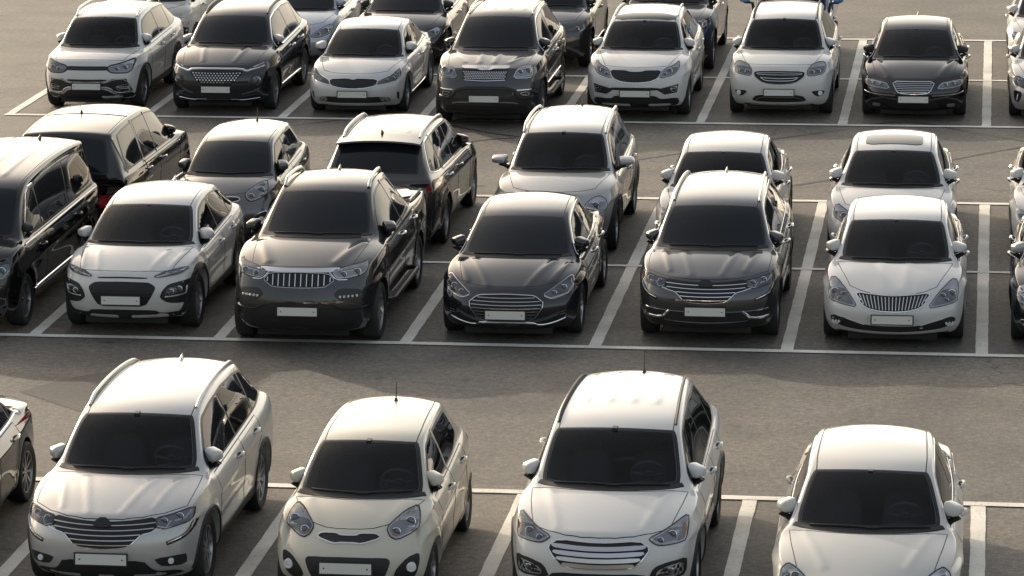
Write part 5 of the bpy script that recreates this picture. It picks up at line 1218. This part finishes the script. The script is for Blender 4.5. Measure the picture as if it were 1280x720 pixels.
for y, x0 in ((5.0, -22.0), (21.869, -17.58)):
    for k in range(int((5-x0)/2.5)+1):
        xe = 2.5*math.floor((x0+.1)/2.5)
    sheet('bay_line', stripe(x0, 5.0, y-LW*.8, y+LW*.8), .012, M_line)
for k in range(-8, 3):
    sheet('bay_line', stripe(2.5*k-.08, 2.5*k+.08, LW, 10-LW), .008, M_line)
    if k >= -7:
        sheet('bay_line', stripe(2.5*k-.08, 2.5*k+.08, 16.869+LW, 26.869-LW), .008, M_line)
        sheet('bay_line', stripe(2.5*k-.08, 2.5*k+.08, -14.5, -6.916-LW), .008, M_line)
def joint(pts, wd=.05):
    p = chaikin(pts, 3, False); a = []; b = []
    for i in range(len(p)):
        t = Vector(p[min(i+1, len(p)-1)])-Vector(p[max(i-1, 0)]); t.normalize(); n_ = Vector((-t.y, t.x)); w_ = wd*random.uniform(.35, .65)
        a.append(tuple(Vector(p[i])+n_*w_)); b.append(tuple(Vector(p[i])-n_*w_))
    sheet('tar_joint', a+b[::-1], .004, M_joint)
for pts in JOINTS: joint(*pts)

# ------------------------------------------------------------------ park the cars
def cab_truck():
    P = base('suv', name='cab_over_truck', paint=PT['blue'], lev=2, L=1.85, W=1.56, H=1.95, lead=(.12, 1.02), cowl=(.24, 1.16), hdr=(.72, 1.84), rh=(1.58, 1.88), rb=(1.76, 1.24), tail=(1.82, 1.12), belt=(1.08, 1.1), hwc=.68, hwh=.63, hwr=.63, hwb=.67, wb=2.55, fo=.62, R=.30, tw=.19,
             bpil=(1.30, 0), qpil=None, dlo_r=(1.60, 1.52), dlo_f=.42, two_door=True, no_bonnet=True, rds=-.02, dsc=.14, mir_x=.12, mir_fold=15, mir_s=.30, mir_z=1.42, mir_w=.20, kick=0, fc=[(.22, .10), (.4, .02), (.6, 0), (.9, .04)], swf=.16, waist=0, crh=0,
             face=[LAMP([(.50, .62), (.52, .78), (.74, .80), (.78, .66)], 'chrome', [(.63, .71, .06)]), GRILLE([(0, .78), (.44, .78), (.42, .66), (0, .66)], n=3), PLATE(.42)])
    r = build_car(P); oy = -P['L']/2; z = .72
    m = MB(); m.box((0, 1.95+1.45+oy, z), (1.42, 2.90, .06))
    for sg in (-1, 1): m.box((sg*.71, 1.95+1.45+oy, z+.20), (.03, 2.90, .36))
    m.box((0, 1.97+oy, z+.32), (1.40, .03, .60)); m.box((0, 1.95+2.90+oy, z+.20), (1.40, .03, .36))
    link('load_bed', m.mesh('load_bed', PT['blue'], False), r)
    m = MB()
    for sg in (-1, 1): m.box((sg*.35, 2.6+oy, .52), (.10, 4.3, .14))
    link('chassis', m.mesh('chassis', M_dark, False), r); return r, P
for c in CARS:
    if c['key'] == 'truck': r, P = cab_truck(); ln = P['L']
    else: r = build_car(c['P']); ln = c['P']['L']
    r.location = (c['x'], c['yf']+ln/2, 0); r.rotation_euler[2] = math.pi if c.get('turn') else c.get('rz', 0)
    r['label'] = c['label']; r['category'] = c['cat']; r['group'] = 'vehicles parked in the marked bays'
